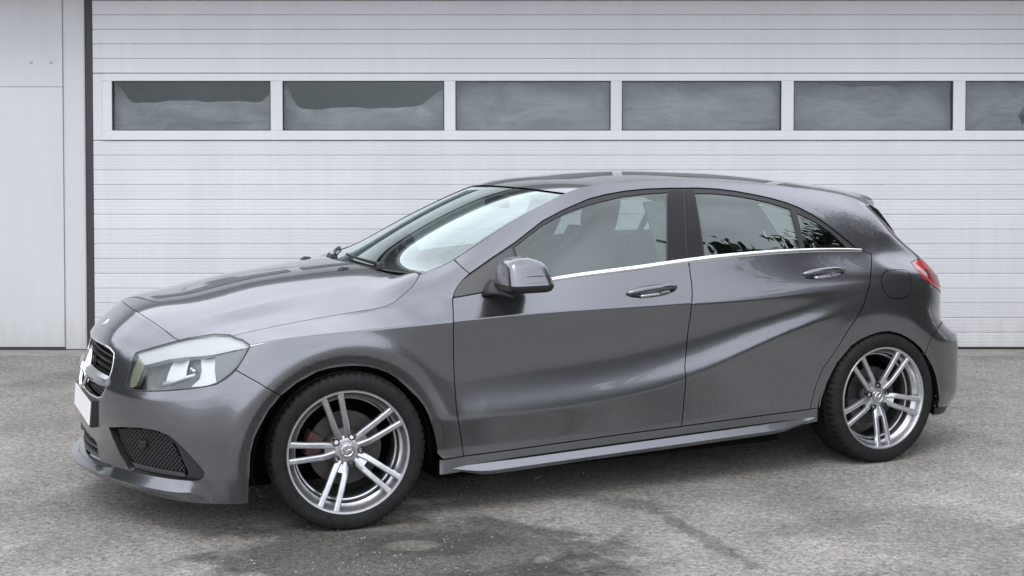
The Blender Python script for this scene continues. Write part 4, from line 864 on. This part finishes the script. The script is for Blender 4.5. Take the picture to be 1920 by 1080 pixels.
# the star: ring and three points, standing in front of the slats
sx, sz = float(SE(np.array([0.]), np.array([3.16]))[0][0, 0])+.004, float(SE(np.array([0.]), np.array([3.16]))[0][0, 2])
def star(R0, r0, depth, m, name, parent, mtx, ringw):
    """three-pointed star in a ring, in the local XZ plane facing -Y"""
    b = MB(); n = 48; prof = [(R0-ringw, -depth*.2), (R0-ringw*.5, -depth), (R0, -depth*.2), (R0-ringw*.5, depth*.4)]
    b.lathe(prof, n, closed=True)
    for k in range(3):
        a = math.pi/2+k*2*math.pi/3; t = (math.cos(a)*(R0-ringw*.6), 0, math.sin(a)*(R0-ringw*.6)); l = a+math.pi/3; rr = a-math.pi/3; w = R0*.17
        L1 = (math.cos(l)*w, 0, math.sin(l)*w); R1 = (math.cos(rr)*w, 0, math.sin(rr)*w); c = (0, -depth*1.5, 0); cb = (0, depth*.5, 0); t2 = (t[0], -depth*.5, t[2])
        b.add([t, L1, c, R1, cb, t2], [(5, 1, 2), (5, 2, 3), (0, 4, 1), (0, 3, 4), (5, 0, 1), (5, 3, 0)])
    o = b.build(name, m, parent, True, 30); o.matrix_local = mtx; return o
star(.088, 0, .012, CHROME, 'star_emblem', gb, Matrix.Translation((sx, 0, sz)) @ Matrix.Rotation(R(-90), 4, 'Z') @ Matrix.Rotation(R(-14), 4, 'X'), .015)
hub_ = MB().lathe([(.0, .010), (.074, .010), (.074, .02), (0, .02)], 40); h_o = hub_.build('emblem_disc', GLOSSB, gb, True, 30)
h_o.matrix_local = Matrix.Translation((sx, 0, sz)) @ Matrix.Rotation(R(-90), 4, 'Z') @ Matrix.Rotation(R(-14), 4, 'X')
# small round badge on the nose
p_, n_ = SE(np.array([0.]), np.array([4.35])); bd = MB().lathe([(0, -.004), (.018, -.004), (.023, -.002), (.024, .004)], 32).build('nose_badge', CHROME, gb, True, 40)
bd.matrix_local = Matrix.Translation((p_[0][0], 0, p_[0][2])) @ Matrix.Rotation(R(-90), 4, 'Z') @ Matrix.Rotation(-math.atan2(n_[0][2], -n_[0][0]), 4, 'X')
# number plate, blank white, on a black carrier
pl = MB().box((-.004, -.262, -.056), (.030, .262, .056), .004).build('plate_carrier', BLACK, car)
pl.matrix_local = Matrix.Translation((-.903, 0, .432)) @ Matrix.Rotation(R(4), 4, 'Y')
MB().box((-.008, -.255, -.047), (-.0042, .255, .047), .001).build('number_plate', WHITEP, pl)
BLADE = mat('intake_blade_black', (.020, .021, .023), .35)
# side intakes with diamond mesh, lower mouth with bars
def offs(poly, g, met=(1., .13)):
    m = np.array(met); d = dens(poly, .012, m)*m; return [tuple(p/m) for p in inset(d, g)]
for s in (-1, 1):
    def INT(u, v, off=0.):
        return SE(u, v, off)
    ic = link('intake_shell', sheet(SE, offs(O('intake'), -.006), gap=0, ret=0, sp=.02, off=-.045), VOID, car, s)
    # wall of the opening
    lp = dens(O('intake'), .012, (1, .13)); a, an = SE(lp[:, 0], lp[:, 1], -.002); b, bn = SE(lp[:, 0], lp[:, 1], -.046); n = len(lp)
    MB().add([(p[0], p[1]*s, p[2]) for p in np.concatenate([a, b])], [(i, (i+1) % n, n+(i+1) % n, n+i) for i in range(n)]).build('intake_wall', BLACK, ic, True)
    sidep = [(.823, 1.68), (.866, 1.43), (.905, 1.16), (.898, 1.06), (.883, .985), (.855, .935), (.80, .93), (.825, 1.12), (.80, 1.40), (.775, 1.68), (.735, 1.93), (.775, 1.83)]
    link('intake_blade', sheet(SE, sidep, gap=.002, ret=.02, sp=.014, off=-.016), BLADE, ic, s)
    link('intake_sill', sheet(SE, [(.50, 1.14), (.535, 1.14), (.80, 1.10), (.81, 1.0), (.78, .95), (.62, .945), (.535, .96)], gap=.002, ret=.012, sp=.02, off=-.020), GREYP, ic, s)
    mp_ = [(.425, 1.80), (.51, 1.91), (.62, 1.96), (.70, 1.94), (.745, 1.86), (.79, 1.40), (.815, 1.11), (.60, 1.12), (.52, 1.16), (.47, 1.35)]
    met = np.array((1., .13)); q = np.array(mp_)*met; V = []; F = []
    lo, hi = q.min(0), q.max(0); cx, cy = (lo+hi)/2
    for ang in (32, -32):
        d = np.array([math.cos(R(ang)), math.sin(R(ang))]); nn = np.array([-d[1], d[0]])
        for k in range(-26, 27):
            c = np.array([cx, cy])+nn*k*.0105; ts = np.arange(-.3, .3, .006); pts = c+d*ts[:, None]; ins = inside(pts, q)
            run = [i for i in range(len(ts)) if ins[i]]
            if len(run) < 3: continue
            g = pts[run]; w = .0019; A = (g+nn*w)/met; B = (g-nn*w)/met
            PA, _ = SE(A[:, 0], A[:, 1], -.022); PB, _ = SE(B[:, 0], B[:, 1], -.022); PC, _ = SE(B[:, 0], B[:, 1], -.028); o = len(V); m_ = len(g)
            for i in range(m_): V += [(x[0], x[1]*s, x[2]) for x in (PA[i], PB[i], PC[i])]
            for i in range(m_-1): F += [(o+3*i, o+3*i+1, o+3*i+4, o+3*i+3), (o+3*i+1, o+3*i+2, o+3*i+5, o+3*i+4)]
    mo = mesh_obj('intake_mesh', V, F, mat('mesh_plastic', (.022, .023, .025), .45) if s < 0 else bpy.data.materials['mesh_plastic'], ic, None, False); tag(mo, kind='stuff')
    p, n_ = SE(np.array([.60]), np.array([1.62]), -.012); p = p[0]*np.array([1, s, 1])
    MB().box((p[0]-.012, p[1]-.016, p[2]-.016), (p[0]+.014, p[1]+.016, p[2]+.016), .004).build('parking_sensor', BLACK, ic)
mb_ = link('mouth_shell', sheet(SE, [(0, 1.6)]+[(u+.01, v) for u, v in mouth[1:-1]]+[(0, .66)], gap=0, ret=0, sp=.03, off=-.05, nogap=onmid), VOID, car, both=True)
for v in (.86, 1.02, 1.18, 1.34): strip3(front_pts(v, -.272, .272, -.024), .008, .02, GREYP, 'mouth_slat', mb_)
def hv(pts): return [(u, 3.19+.81*(v-3) if 2.9 < v < 4 else v) for u, v in pts]
# headlamps: clear lens over a grey chamber with reflector blocks and a pale light band
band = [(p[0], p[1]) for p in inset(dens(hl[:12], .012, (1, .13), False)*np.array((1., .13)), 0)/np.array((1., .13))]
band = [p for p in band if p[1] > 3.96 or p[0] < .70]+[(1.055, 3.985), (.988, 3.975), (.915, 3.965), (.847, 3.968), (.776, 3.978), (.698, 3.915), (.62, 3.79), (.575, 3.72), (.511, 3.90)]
def deep(fn):
    def ev(u, v, off=0.):
        p, n = SE(u, v, off); return p-n*fn(u, v)[:, None], n
    return ev
for s in (-1, 1):
    ho = link('headlight', sheet(deep(lambda u, v: .055+0*u), hl, gap=-.004, ret=0, sp=.02), HOUSE, car, s)
    lp = dens(hl, .012, (1, .13)); a, an = SE(lp[:, 0], lp[:, 1], -.004); b, bn = SE(lp[:, 0], lp[:, 1], -.056); n = len(lp)
    MB().add([(p[0], p[1]*s, p[2]) for p in np.concatenate([a, b])], [(i, (i+1) % n, n+(i+1) % n, n+i) for i in range(n)]).build('lamp_wall', HOUSE, ho, True)
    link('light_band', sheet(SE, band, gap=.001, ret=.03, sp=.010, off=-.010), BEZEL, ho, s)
    link('light_guide', sheet(SE, [(.511, 3.90), (.560, 3.88), (.572, 3.62), (.570, 3.40), (.560, 3.24), (.545, 3.18), (.522, 3.17), (.512, 3.30), (.509, 3.6)], gap=.001, ret=.02, sp=.010, off=-.012), GUIDE, ho, s)
    link('lamp_recess', sheet(SE, [(.600, 3.72), (.690, 3.86), (.690, 3.56), (.683, 3.33), (.646, 3.27), (.606, 3.34)], gap=0, ret=0, sp=.02, off=-.050), GREYP, ho, s)
    link('reflector', sheet(deep(lambda u, v: .046-.022*np.clip(np.abs(u-.735)/.06, 0, 1)**2), [(.700, 3.95), (.741, 3.98), (.785, 3.98), (.789, 3.72), (.795, 3.54), (.745, 3.44), (.694, 3.32), (.695, 3.56)], gap=0, ret=.0, sp=.010), REFLECT, ho, s)
    link('reflector', sheet(deep(lambda u, v: .046-.022*np.clip(np.abs(u-.875)/.06, 0, 1)**2), [(.832, 3.99), (.867, 4.), (.902, 3.99), (.909, 3.645), (.930, 3.346), (.878, 3.31), (.824, 3.30), (.847, 3.473), (.849, 3.671)], gap=0, ret=.0, sp=.010), REFLECT, ho, s)
    link('reflector', sheet(deep(lambda u, v: .052+0*u), [(.790, 3.99), (.830, 3.99), (.845, 3.6), (.820, 3.35), (.75, 3.30), (.79, 3.5)], gap=0, ret=.0, sp=.012), HOUSE, ho, s)
    P, N = SE(np.array([.704, .751, .802, .838]), np.array([3.345, 3.42, 3.50, 3.548]), -.020); P[:, 1] *= s
    MB().tube(P, [.0095, .0085, .007, .006], 10).build('lamp_bar', REFLECT, ho, True)
    p, n_ = SE(np.array([.822]), np.array([3.66]), -.025); p = p[0]*np.array([1, s, 1]); bl = MB().lathe([(0, -.016), (.006, -.014), (.009, -.004), (.009, .01), (.012, .012), (.012, .02)], 16); bl.v = [(x*1+p[0], y+p[1], z+p[2]) for x, y, z in bl.v]; bl.build('lamp_bulb', CHROME, ho, True)
    link('side_panel_lamp', sheet(SE, [(.912, 3.95), (.989, 3.955), (1.058, 3.955), (1.030, 3.70), (.985, 3.49), (.938, 3.33), (.918, 3.641)], gap=0, ret=.02, sp=.012, off=-.016), HOUSE, ho, s)
    lp = dens(hl, .01, (1, .13)); a, an = SE(lp[:, 0], lp[:, 1], -.001); a[:, 1] *= s; MB().tube(a, .0030, 8, closed=True).build('lamp_seal', SEAL, ho, True)
    link('lens', sheet(SE, hl, gap=.0022, ret=.004, sp=.014, off=.0005), GL_LAMP, ho, s)
# ---- door mirrors
def mirror(s):
    c = np.array([.735, .965, 1.000])
    def sq(a, e): return math.copysign(abs(a)**e, a)
    nU, nV = 40, 24; V = []; F = []
    def pt(i, j):
        th = 2*math.pi*i/nU; ph = -math.pi/2+math.pi*j/nV; e = .36
        x = sq(math.cos(ph), e)*sq(math.cos(th), e); y = sq(math.cos(ph), e)*sq(math.sin(th), e); z = sq(math.sin(ph), e)
        X = x*(.098 if x > 0 else .105); Y = y*.112; Z = z*.068
        k = max(0., (z+.5)/1.5); Y *= 1-.44*k; X *= 1-.20*k if x > 0 else 1-.10*k      # walls lean in towards the crown
        Z += .010*z*(z > 0)*(1-x*x)-.016*max(0., x)*max(0., z)                                 # crown falls to the rear
        return (c[0]+X, (c[1]+Y), c[2]+Z)
    for j in range(nV+1):
        for i in range(nU): V.append(pt(i, j))
    for j in range(nV):
        for i in range(nU): F.append((j*nU+i, j*nU+(i+1) % nU, (j+1)*nU+(i+1) % nU, (j+1)*nU+i))
    V = np.array(V); cz = V[F].mean(1)[:, 2]; zc = c[2]-.040
    jb = 11; f1 = F[jb*nU:]; f2 = F[:jb*nU]
    W = V.copy(); W[:, 1] *= s
    def used(W, f):
        k = sorted({i for q in f for i in q}); m = {v: i for i, v in enumerate(k)}; return W[k], [tuple(m[i] for i in q) for q in f]
    cap = MB().add(*used(W, f1)).build('side_mirror', PAINT, car, True)
    W2 = V.copy(); W2 = c+(W2-c)*np.array([1.012, 1.012, 1.0]); W2[:, 1] *= s
    MB().add(*used(W2, f2)).build('mirror_base', BLACK, cap, True)
    # mirror face, dark indicator strips, stalk
    MB().box((c[0]+.074, s*(c[1])-.062, c[2]-.058), (c[0]+.0925, s*c[1]+.062, c[2]+.006), .004).build('mirror_glass', CHROME, cap)
    for z, a0, a1, h in ((.002, -.35, .74, .0042), (-.026, -.62, .78, .0046)):
        VV = []; n = 20
        for i in range(n+1):
            t = -1+2*i/n; x = a0+(a1-a0)*i/n; yy = (1-abs(x)**4.6)**(1/4.6)*.1085*(1-.44*max(0., (z/.074+.5)/1.5))*.99
            VV += [(c[0]+x*.1, s*(c[1]+yy-.012), c[2]+z+h*(1-.5*t*t)), (c[0]+x*.1, s*(c[1]+yy+.0035), c[2]+z+h*(1-.5*t*t)), (c[0]+x*.1, s*(c[1]+yy+.0035), c[2]+z-h*(1-.5*t*t)), (c[0]+x*.1, s*(c[1]+yy-.012), c[2]+z-h*(1-.5*t*t))]
        FF = [(4*i+k, 4*i+(k+1) % 4, 4*i+4+(k+1) % 4, 4*i+4+k) for i in range(n) for k in range(4)]+[(0, 1, 2, 3), (4*n+3, 4*n+2, 4*n+1, 4*n)]
        MB().add(VV, FF).build('indicator_strip', GLOSSB, cap, True, 40)
    MB().tube([(c[0]-.10, s*.805, c[2]-.062), (c[0]-.075, s*.84, c[2]-.060), (c[0]-.04, s*.885, c[2]-.058), (c[0]-.01, s*.93, c[2]-.058)], [.030, .026, .028, .040], 14, 1.6, .55).build('mirror_stalk', BLACK, cap, True)
    return cap
mirror(-1)
fm = mirror(1)                                                     # the far one is folded back against its window
fm.matrix_local = Matrix.Translation((.69, .83, 0)) @ Matrix.Rotation(R(-58), 4, 'Z') @ Matrix.Translation((-.69, -.83, 0))
# ---- wipers
for (a0, u0, a1, u1) in ((-.58, UK[7]+.035, .10, UK[7]+.075), (.28, UK[7]+.03, .90, UK[7]+.10)):
    aa = np.linspace(a0, a1, 12); uu = np.linspace(u0, u1, 12); P, N = T(aa, uu, .012)
    wp = MB().tube(P, .0055, 8).build('wiper', BLACK, car, True)
    P, N = T(aa*1.0+.0, uu+.004, .004); MB().tube(P, .004, 6).build('wiper_blade', SEAL, wp, True)
    p, n_ = T([a0], [u0-.02], .012); bb = MB().lathe([(0, -.008), (.009, -.007), (.012, 0), (.012, .02)], 18); bb.v = [(x+p[0][0], z+p[0][1], -y+p[0][2]) for x, y, z in bb.v]; bb.build('wiper_pivot', BLACK, wp, True)
for s in (-1, 1):
    p, n_ = HE(np.array([.16]), np.array([.30])); q = p[0]*np.array([1, s, 1]); MB().tube([q+[-.02, 0, -.002], q+[.0, 0, .006], q+[.03, 0, .004]], [.004, .007, .005], 8, 1.5, .6).build('washer_jet', BLACK, car, True)
# ---- wheels
def make_wheel(s, phase, front, loc, steer):
    """axis is local Y; the outer face looks towards s"""
    o = s                                                                    # outward sign
    def Y(y): return y*o
    rim = MB(); rim.lathe([(.2505, Y(.098)), (.2505, Y(.108)), (.2470, Y(.1125)), (.2405, Y(.1115)), (.2360, Y(.105)), (.2335, Y(.088)), (.2230, Y(.070)), (.2160, Y(.064)), (.2140, Y(.05))], 96)
    wh = rim.build('wheel', ALLOY, car, True, 40)
    wh.matrix_local = Matrix.Translation(loc) @ Matrix.Rotation(steer, 4, 'Z')
    MB().lathe([(.2135, Y(.055)), (.210, Y(.03)), (.203, Y(-.02)), (.21, Y(-.09)), (.24, Y(-.105))], 72).build('wheel_barrel', ALLOY_D, wh, True, 40)
    MB().lathe([(.2095, Y(.036)), (.2035, Y(.034)), (.2010, Y(.024)), (.205, Y(.0))], 72).build('barrel_ring', ALLOY, wh, True, 40)
    # five twin spokes
    for k in range(5):
        a = phase+k*2*math.pi/5; b = MB(); ca, sa = math.cos(a), math.sin(a)
        def W(r, t, y): return ((r*ca-t*sa)*(1 if s < 0 else -1), Y(y), r*sa+t*ca)
        for q in (-1, 1):
            st = [(.048, .0145, .0150, .068), (.078, .0205, .0146, .077), (.102, .0240, .0138, .084), (.160, .0280, .0130, .094), (.208, .0318, .0134, .1015), (.2400, .0350, .0155, .1065)]
            V = []; F = []
            for r, t, w, y in st:
                t *= q; V += [W(r, t-w, y-.013), W(r, t-w*.82, y-.002), W(r, t-w*.45, y+.0015), W(r, t+w*.45, y+.0015), W(r, t+w*.82, y-.002), W(r, t+w, y-.013), W(r, t, y-.019)]
            n = 7
            for i in range(len(st)-1): F += [(n*i+j, n*i+(j+1) % n, n*i+n+(j+1) % n, n*i+n+j) for j in range(n)]
            F += [tuple(range(n)), tuple(n*(len(st)-1)+j for j in range(n))[::-1]]
            b.add(V, F)
        b.add([W(.045, -.026, .058), W(.045, .026, .058), W(.092, .012, .078), W(.092, -.012, .078), W(.045, -.026, .03), W(.045, .026, .03), W(.092, .012, .05), W(.092, -.012, .05)],
              [(0, 1, 2, 3), (4, 7, 6, 5), (0, 4, 5, 1), (1, 5, 6, 2), (2, 6, 7, 3), (3, 7, 4, 0)])
        b.build('spoke', ALLOY, wh, True, 32)
        a2 = a; bb = MB().lathe([(0, Y(.058)), (.0075, Y(.060)), (.0085, Y(.066)), (.0125, Y(.0745)), (.0135, Y(.0775)), (.0135, Y(.04))], 16); px, pz = math.cos(a+math.pi/5)*.056*(1 if s < 0 else -1), math.sin(a+math.pi/5)*.056
        bb.v = [(x+px, y, z+pz) for x, y, z in bb.v]; bb.build('wheel_bolt', BLACK, wh, True, 40)
    MB().lathe([(0, Y(.068)), (.036, Y(.068)), (.056, Y(.0668)), (.068, Y(.060)), (.071, Y(.03)), (0, Y(.03))], 48).build('hub', ALLOY, wh, True, 40)
    cp = MB().lathe([(0, Y(.0745)), (.027, Y(.0745)), (.0325, Y(.073)), (.034, Y(.066))], 40).build('hub_cap', ALLOY_D if False else mat_cap, wh, True, 40)
    st_ = star(.0245, 0, .0022, CHROME, 'cap_star', wh, (Matrix.Identity(4) if s < 0 else Matrix.Rotation(math.pi, 4, 'Z')) @ Matrix.Translation((0, -.0755, 0)) @ Matrix.Rotation(phase*.7, 4, 'Y'), .004)
    # tyre with shoulder blocks and tread grooves, flattened where it stands
    tb = MB(); prof = [(.2475, -.098), (.2495, -.1085), (.264, -.1160), (.288, -.1165), (.303, -.111), (.3115, -.102), (.3160, -.090), (.3175, -.066), (.3100, -.064), (.3100, -.056), (.3182, -.054), (.3185, -.024), (.3105, -.022), (.3105, -.012), (.3186, -.010)]
    prof = prof+[(r, -y) for r, y in prof[::-1]]; N0 = 192; V = []; F = []; m = len(prof)
    for k in range(N0):
        a = 2*math.pi*k/N0
        for i, (r, y) in enumerate(prof):
            j = min(i, m-1-i); rr = r
            if k % 3 == 0 and j in (5, 6, 7): rr -= (.0, .0, .0, .0, .0, .006, .0075, .006)[j]
            if j == 2: rr += .0006*(k % 2)
            V.append([rr*math.cos(a), y, rr*math.sin(a)])
    for k in range(N0):
        kk = (k+1) % N0; F += [(k*m+i, k*m+i+1, kk*m+i+1, kk*m+i) for i in range(m-1)]
    V = np.array(V); fl = V[:, 2] < -(loc[2]-.001); bul = np.clip((-V[:, 2]-.24)/.07, 0, 1)*.004; V[:, 1] += np.sign(V[:, 1])*bul*(np.abs(V[:, 1]) > .1); V[fl, 2] = -(loc[2]-.001)
    ty = MB().add(V, F).build('tyre', RUBBER, wh, True, 38)
    # side wall rings
    MB().lathe([(.2585, Y(.1140)), (.2600, Y(.1162)), (.2615, Y(.1150))], 96).build('tyre_ring', RUBBER, wh, True)
    dr = .150 if front else .140
    MB().lathe([(.06, Y(.030)), (.085, Y(.032)), (.088, Y(.012)), (dr, Y(.012)), (dr, Y(-.012)), (.06, Y(-.012))], 64).build('brake_disc', DISC, wh, True, 40)
    # caliper at the front of the disc
    b = MB(); ca_ = R(168) if front else R(200)
    pts = [(math.cos(ca_+t)*(1 if s < 0 else -1), math.sin(ca_+t)) for t in np.linspace(-.30, .30, 9)]
    V = []; 
    for x, z in pts: V += [(x*.105, Y(.045), z*.105), (x*.163, Y(.045), z*.163), (x*.172, Y(.0), z*.172), (x*.105, Y(-.03), z*.105)]
    F = [(4*i+k, 4*i+(k+1) % 4, 4*i+4+(k+1) % 4, 4*i+4+k) for i in range(8) for k in range(4)]+[(0, 1, 2, 3), (35, 34, 33, 32)]
    b.add(V, F); b.build('brake_caliper', CALIPER if front else GREYP, wh, True, 40)
    return wh
mat_cap = mat('hub_cap_grey', (.36, .365, .375), .28, .7)
STEER = R(-7.5)
HZ = .3140
make_wheel(-1, R(106), True, (.020, -.762, HZ), STEER); make_wheel(1, R(80), True, (.020, .762, HZ), STEER)
make_wheel(-1, R(57), False, (2.7035, -.775, HZ), 0.); make_wheel(1, R(20), False, (2.7035, .775, HZ), 0.)
# ---- wheel-arch liners, floor
for s in (-1, 1):
    for (cx, cz, rr) in ((-.008, .285, .372), (2.690, .278, .358)):
        V = []; F = []; n = 36
        for i in range(n+1):
            t = R(-12)+R(204)*i/n; c_, s_ = math.cos(t), math.sin(t)
            V += [(cx+c_*rr, s*.862, cz+s_*rr), (cx+c_*(rr-.008), s*.80, cz+s_*(rr-.008)), (cx+c_*(rr-.01), s*.56, cz+s_*(rr-.01)), (cx+c_*.02, s*.55, cz+s_*.02)]
        for i in range(n): F += [(4*i+k, 4*i+k+1, 4*i+5+k, 4*i+4+k) for k in range(3)]
        o_ = mesh_obj('arch_liner', V, F, VOID, car)
fl_ = MB(); fl_.box((-.45, -.54, .135), (3.05, .54, .22)); fl_.box((.42, -.78, .140), (2.16, .78, .2155)); fl_.build('floor_pan', VOID, car)
# ---- cabin
cab = MB().box((.45, -.70, .24), (2.95, .70, .30)).build('cabin_floor', INTER, car)
def rbox(name, a, b, bev, m, parent, mtx=None):
    o = MB().box(a, b, bev).build(name, m, parent, True, 50)
    if mtx is not None: o.matrix_local = mtx
    return o
for y in (-.37, .37):
    seat = rbox('front_seat', (1.05, y-.26, .42), (1.58, y+.26, .58), .05, INTER, car)
    rbox('seat_back', (-.07, -.25, 0), (.08, .25, .60), .05, INTER, seat, Matrix.Translation((1.60, y, .53)) @ Matrix.Rotation(R(20), 4, 'Y'))
    rbox('headrest', (-.05, -.135, 0), (.06, .135, .20), .045, INTER, seat, Matrix.Translation((1.80, y, 1.085)) @ Matrix.Rotation(R(12), 4, 'Y'))
rs_ = rbox('rear_seat', (1.95, -.62, .42), (2.45, .62, .56), .05, INTER, car)
rbox('rear_seat_back', (-.07, -.62, 0), (.08, .62, .56), .05, INTER, rs_, Matrix.Translation((2.46, 0, .50)) @ Matrix.Rotation(R(22), 4, 'Y'))
for y in (-.36, .36): rbox('headrest', (-.05, -.12, 0), (.05, .12, .13), .04, INTER, rs_, Matrix.Translation((2.68, y, 1.03)) @ Matrix.Rotation(R(15), 4, 'Y'))
dash = rbox('dashboard', (.42, -.70, .55), (.92, .70, .93), .06, INTER, car)
rbox('parcel_shelf', (2.72, -.58, .96), (3.08, .58, .99), .01, INTER, car)
swm = Matrix.Translation((.98, -.37, .92)) @ Matrix.Rotation(R(65), 4, 'Y')
b = MB().tube([(math.cos(t)*.18, math.sin(t)*.18, 0) for t in np.linspace(0, 2*math.pi, 36, endpoint=False)], .014, 10, closed=True); b.box((-.17, -.02, -.02), (.02, .02, .0), .004); b.box((-.02, -.17, -.02), (.02, .17, .0), .004)
o_ = b.build('steering_wheel', BLACK, car, True, 50); o_.matrix_local = swm
rbox('rear_view_mirror', (1.03, -.12, 1.235), (1.06, .12, 1.295), .01, BLACK, car)
for s in (-1, 1):
    link('door_lining', sheet(SE, vline(2.2, 1.95, 4.0, 20)+vline(4.93, 4.05, 2.0, 30), gap=0, ret=0, sp=.06, off=-.07), INTER, car, s)
    link('pillar_lining', sheet(SE, [(2.97, 5.02), (3.10, 5.02), (3.14, 5.02), (3.10, 7.2), (2.99, 7.2)], gap=0, ret=.01, sp=.05, off=-.035), INTER, car, s)
link('headliner', sheet(TE, [(-.97, UW+.03), (.97, UW+.03), (.97, uT-.05), (-.97, uT-.05)], met=(.55, 1), gap=0, ret=0, sp=.06, off=-.03), mat('pale_headliner', (.30, .30, .30), .9), car, 1)
# ================================================================== WOODLAND EDGE beside and behind the camera, mirrored in glass and paint; left row and low bushes added to darken reflections
LEAF = mat('leaf_green', (.05, .075, .035), .55, spec=.4)
_c = noise(LEAF, .9, 3); _N, _L, _b = nodes(LEAF); _L(ramp(LEAF, _c, [(.3, (.030, .048, .022)), (.7, (.075, .10, .048))]), _b.inputs['Base Color'])
BARK = mat('grey_bark', (.09, .075, .06), .9)
def wood(name, spots, label, seed):
    rg = random.Random(seed); V = []; F = []; TV = MB()
    for x, y, h, w in spots:
        TV.tube([(x, y, 0), (x+.1, y, h*.3), (x-.05, y+.1, h*.6), (x, y, h*.85)], [.028*h, .02*h, .012*h, .004*h], 7)
        cl = [(x+rg.gauss(0, w*.42), y+rg.gauss(0, w*.42), h*rg.uniform(.02, .93)) for _ in range(44)]
        for cx, cy, cz in cl:
            f = max(.35, 1-max(0, cz/h-.35)*1.05); cx = x+(cx-x)*f; cy = y+(cy-y)*f
            TV.tube([(x, y, cz*.7), (cx, cy, cz)], [.006*h, .002*h], 5)
            for _ in range(130):
                px, py, pz = cx+rg.gauss(0, .42), cy+rg.gauss(0, .42), cz+rg.gauss(0, .36); s = rg.uniform(.09, .20)
                a = Vector((rg.gauss(0, 1), rg.gauss(0, 1), rg.gauss(0, .6))).normalized(); b = a.orthogonal().normalized(); n = len(V); p = Vector((px, py, max(pz, .1)))
                V += [p-a*s, p+b*s*.5, p+a*s, p-b*s*.5]; F.append((n, n+1, n+2, n+3))
    o = mesh_obj(name, V+TV.v, F+[tuple(i+len(V) for i in f) for f in TV.f], LEAF, None, None, False); o.data.materials.append(BARK)
    o.data.polygons.foreach_set('material_index', [0]*len(F)+[1]*len(TV.f)); tag(o, label, kind='stuff'); return o
sp = []
rt = random.Random(5)
for k in range(10):
    y = -3.4+1.4*k; h = 2.0 if y < 1. else (5.4 if y < 3.2 else 10.3)  # the low bushes are added to dim the sky streak on the doors
    sp.append((11.0 if y < 1. else 10.6+rt.uniform(-.4, .5), y, h+rt.uniform(-.3, .3), 1.6))
sp += [(12.4, 4.4+1.3*k, (10.6, 11.0, 11.0)[k], 1.8) for k in range(3)]
wood('offscreen_woodland', sp, 'dark green trees beside the yard, mirrored in the side glass, with added low bushes', 3)
sp = [(-13.8+rt.uniform(-.5, .5), 4.2+1.6*k, 5.0+rt.uniform(-.6, .6), 1.7) for k in range(8)]  # unseen row, added so the bumper front mirrors something dark
wood('offscreen_woodland', sp, 'unseen dark green trees added left of the yard to darken the bumper reflection', 4)
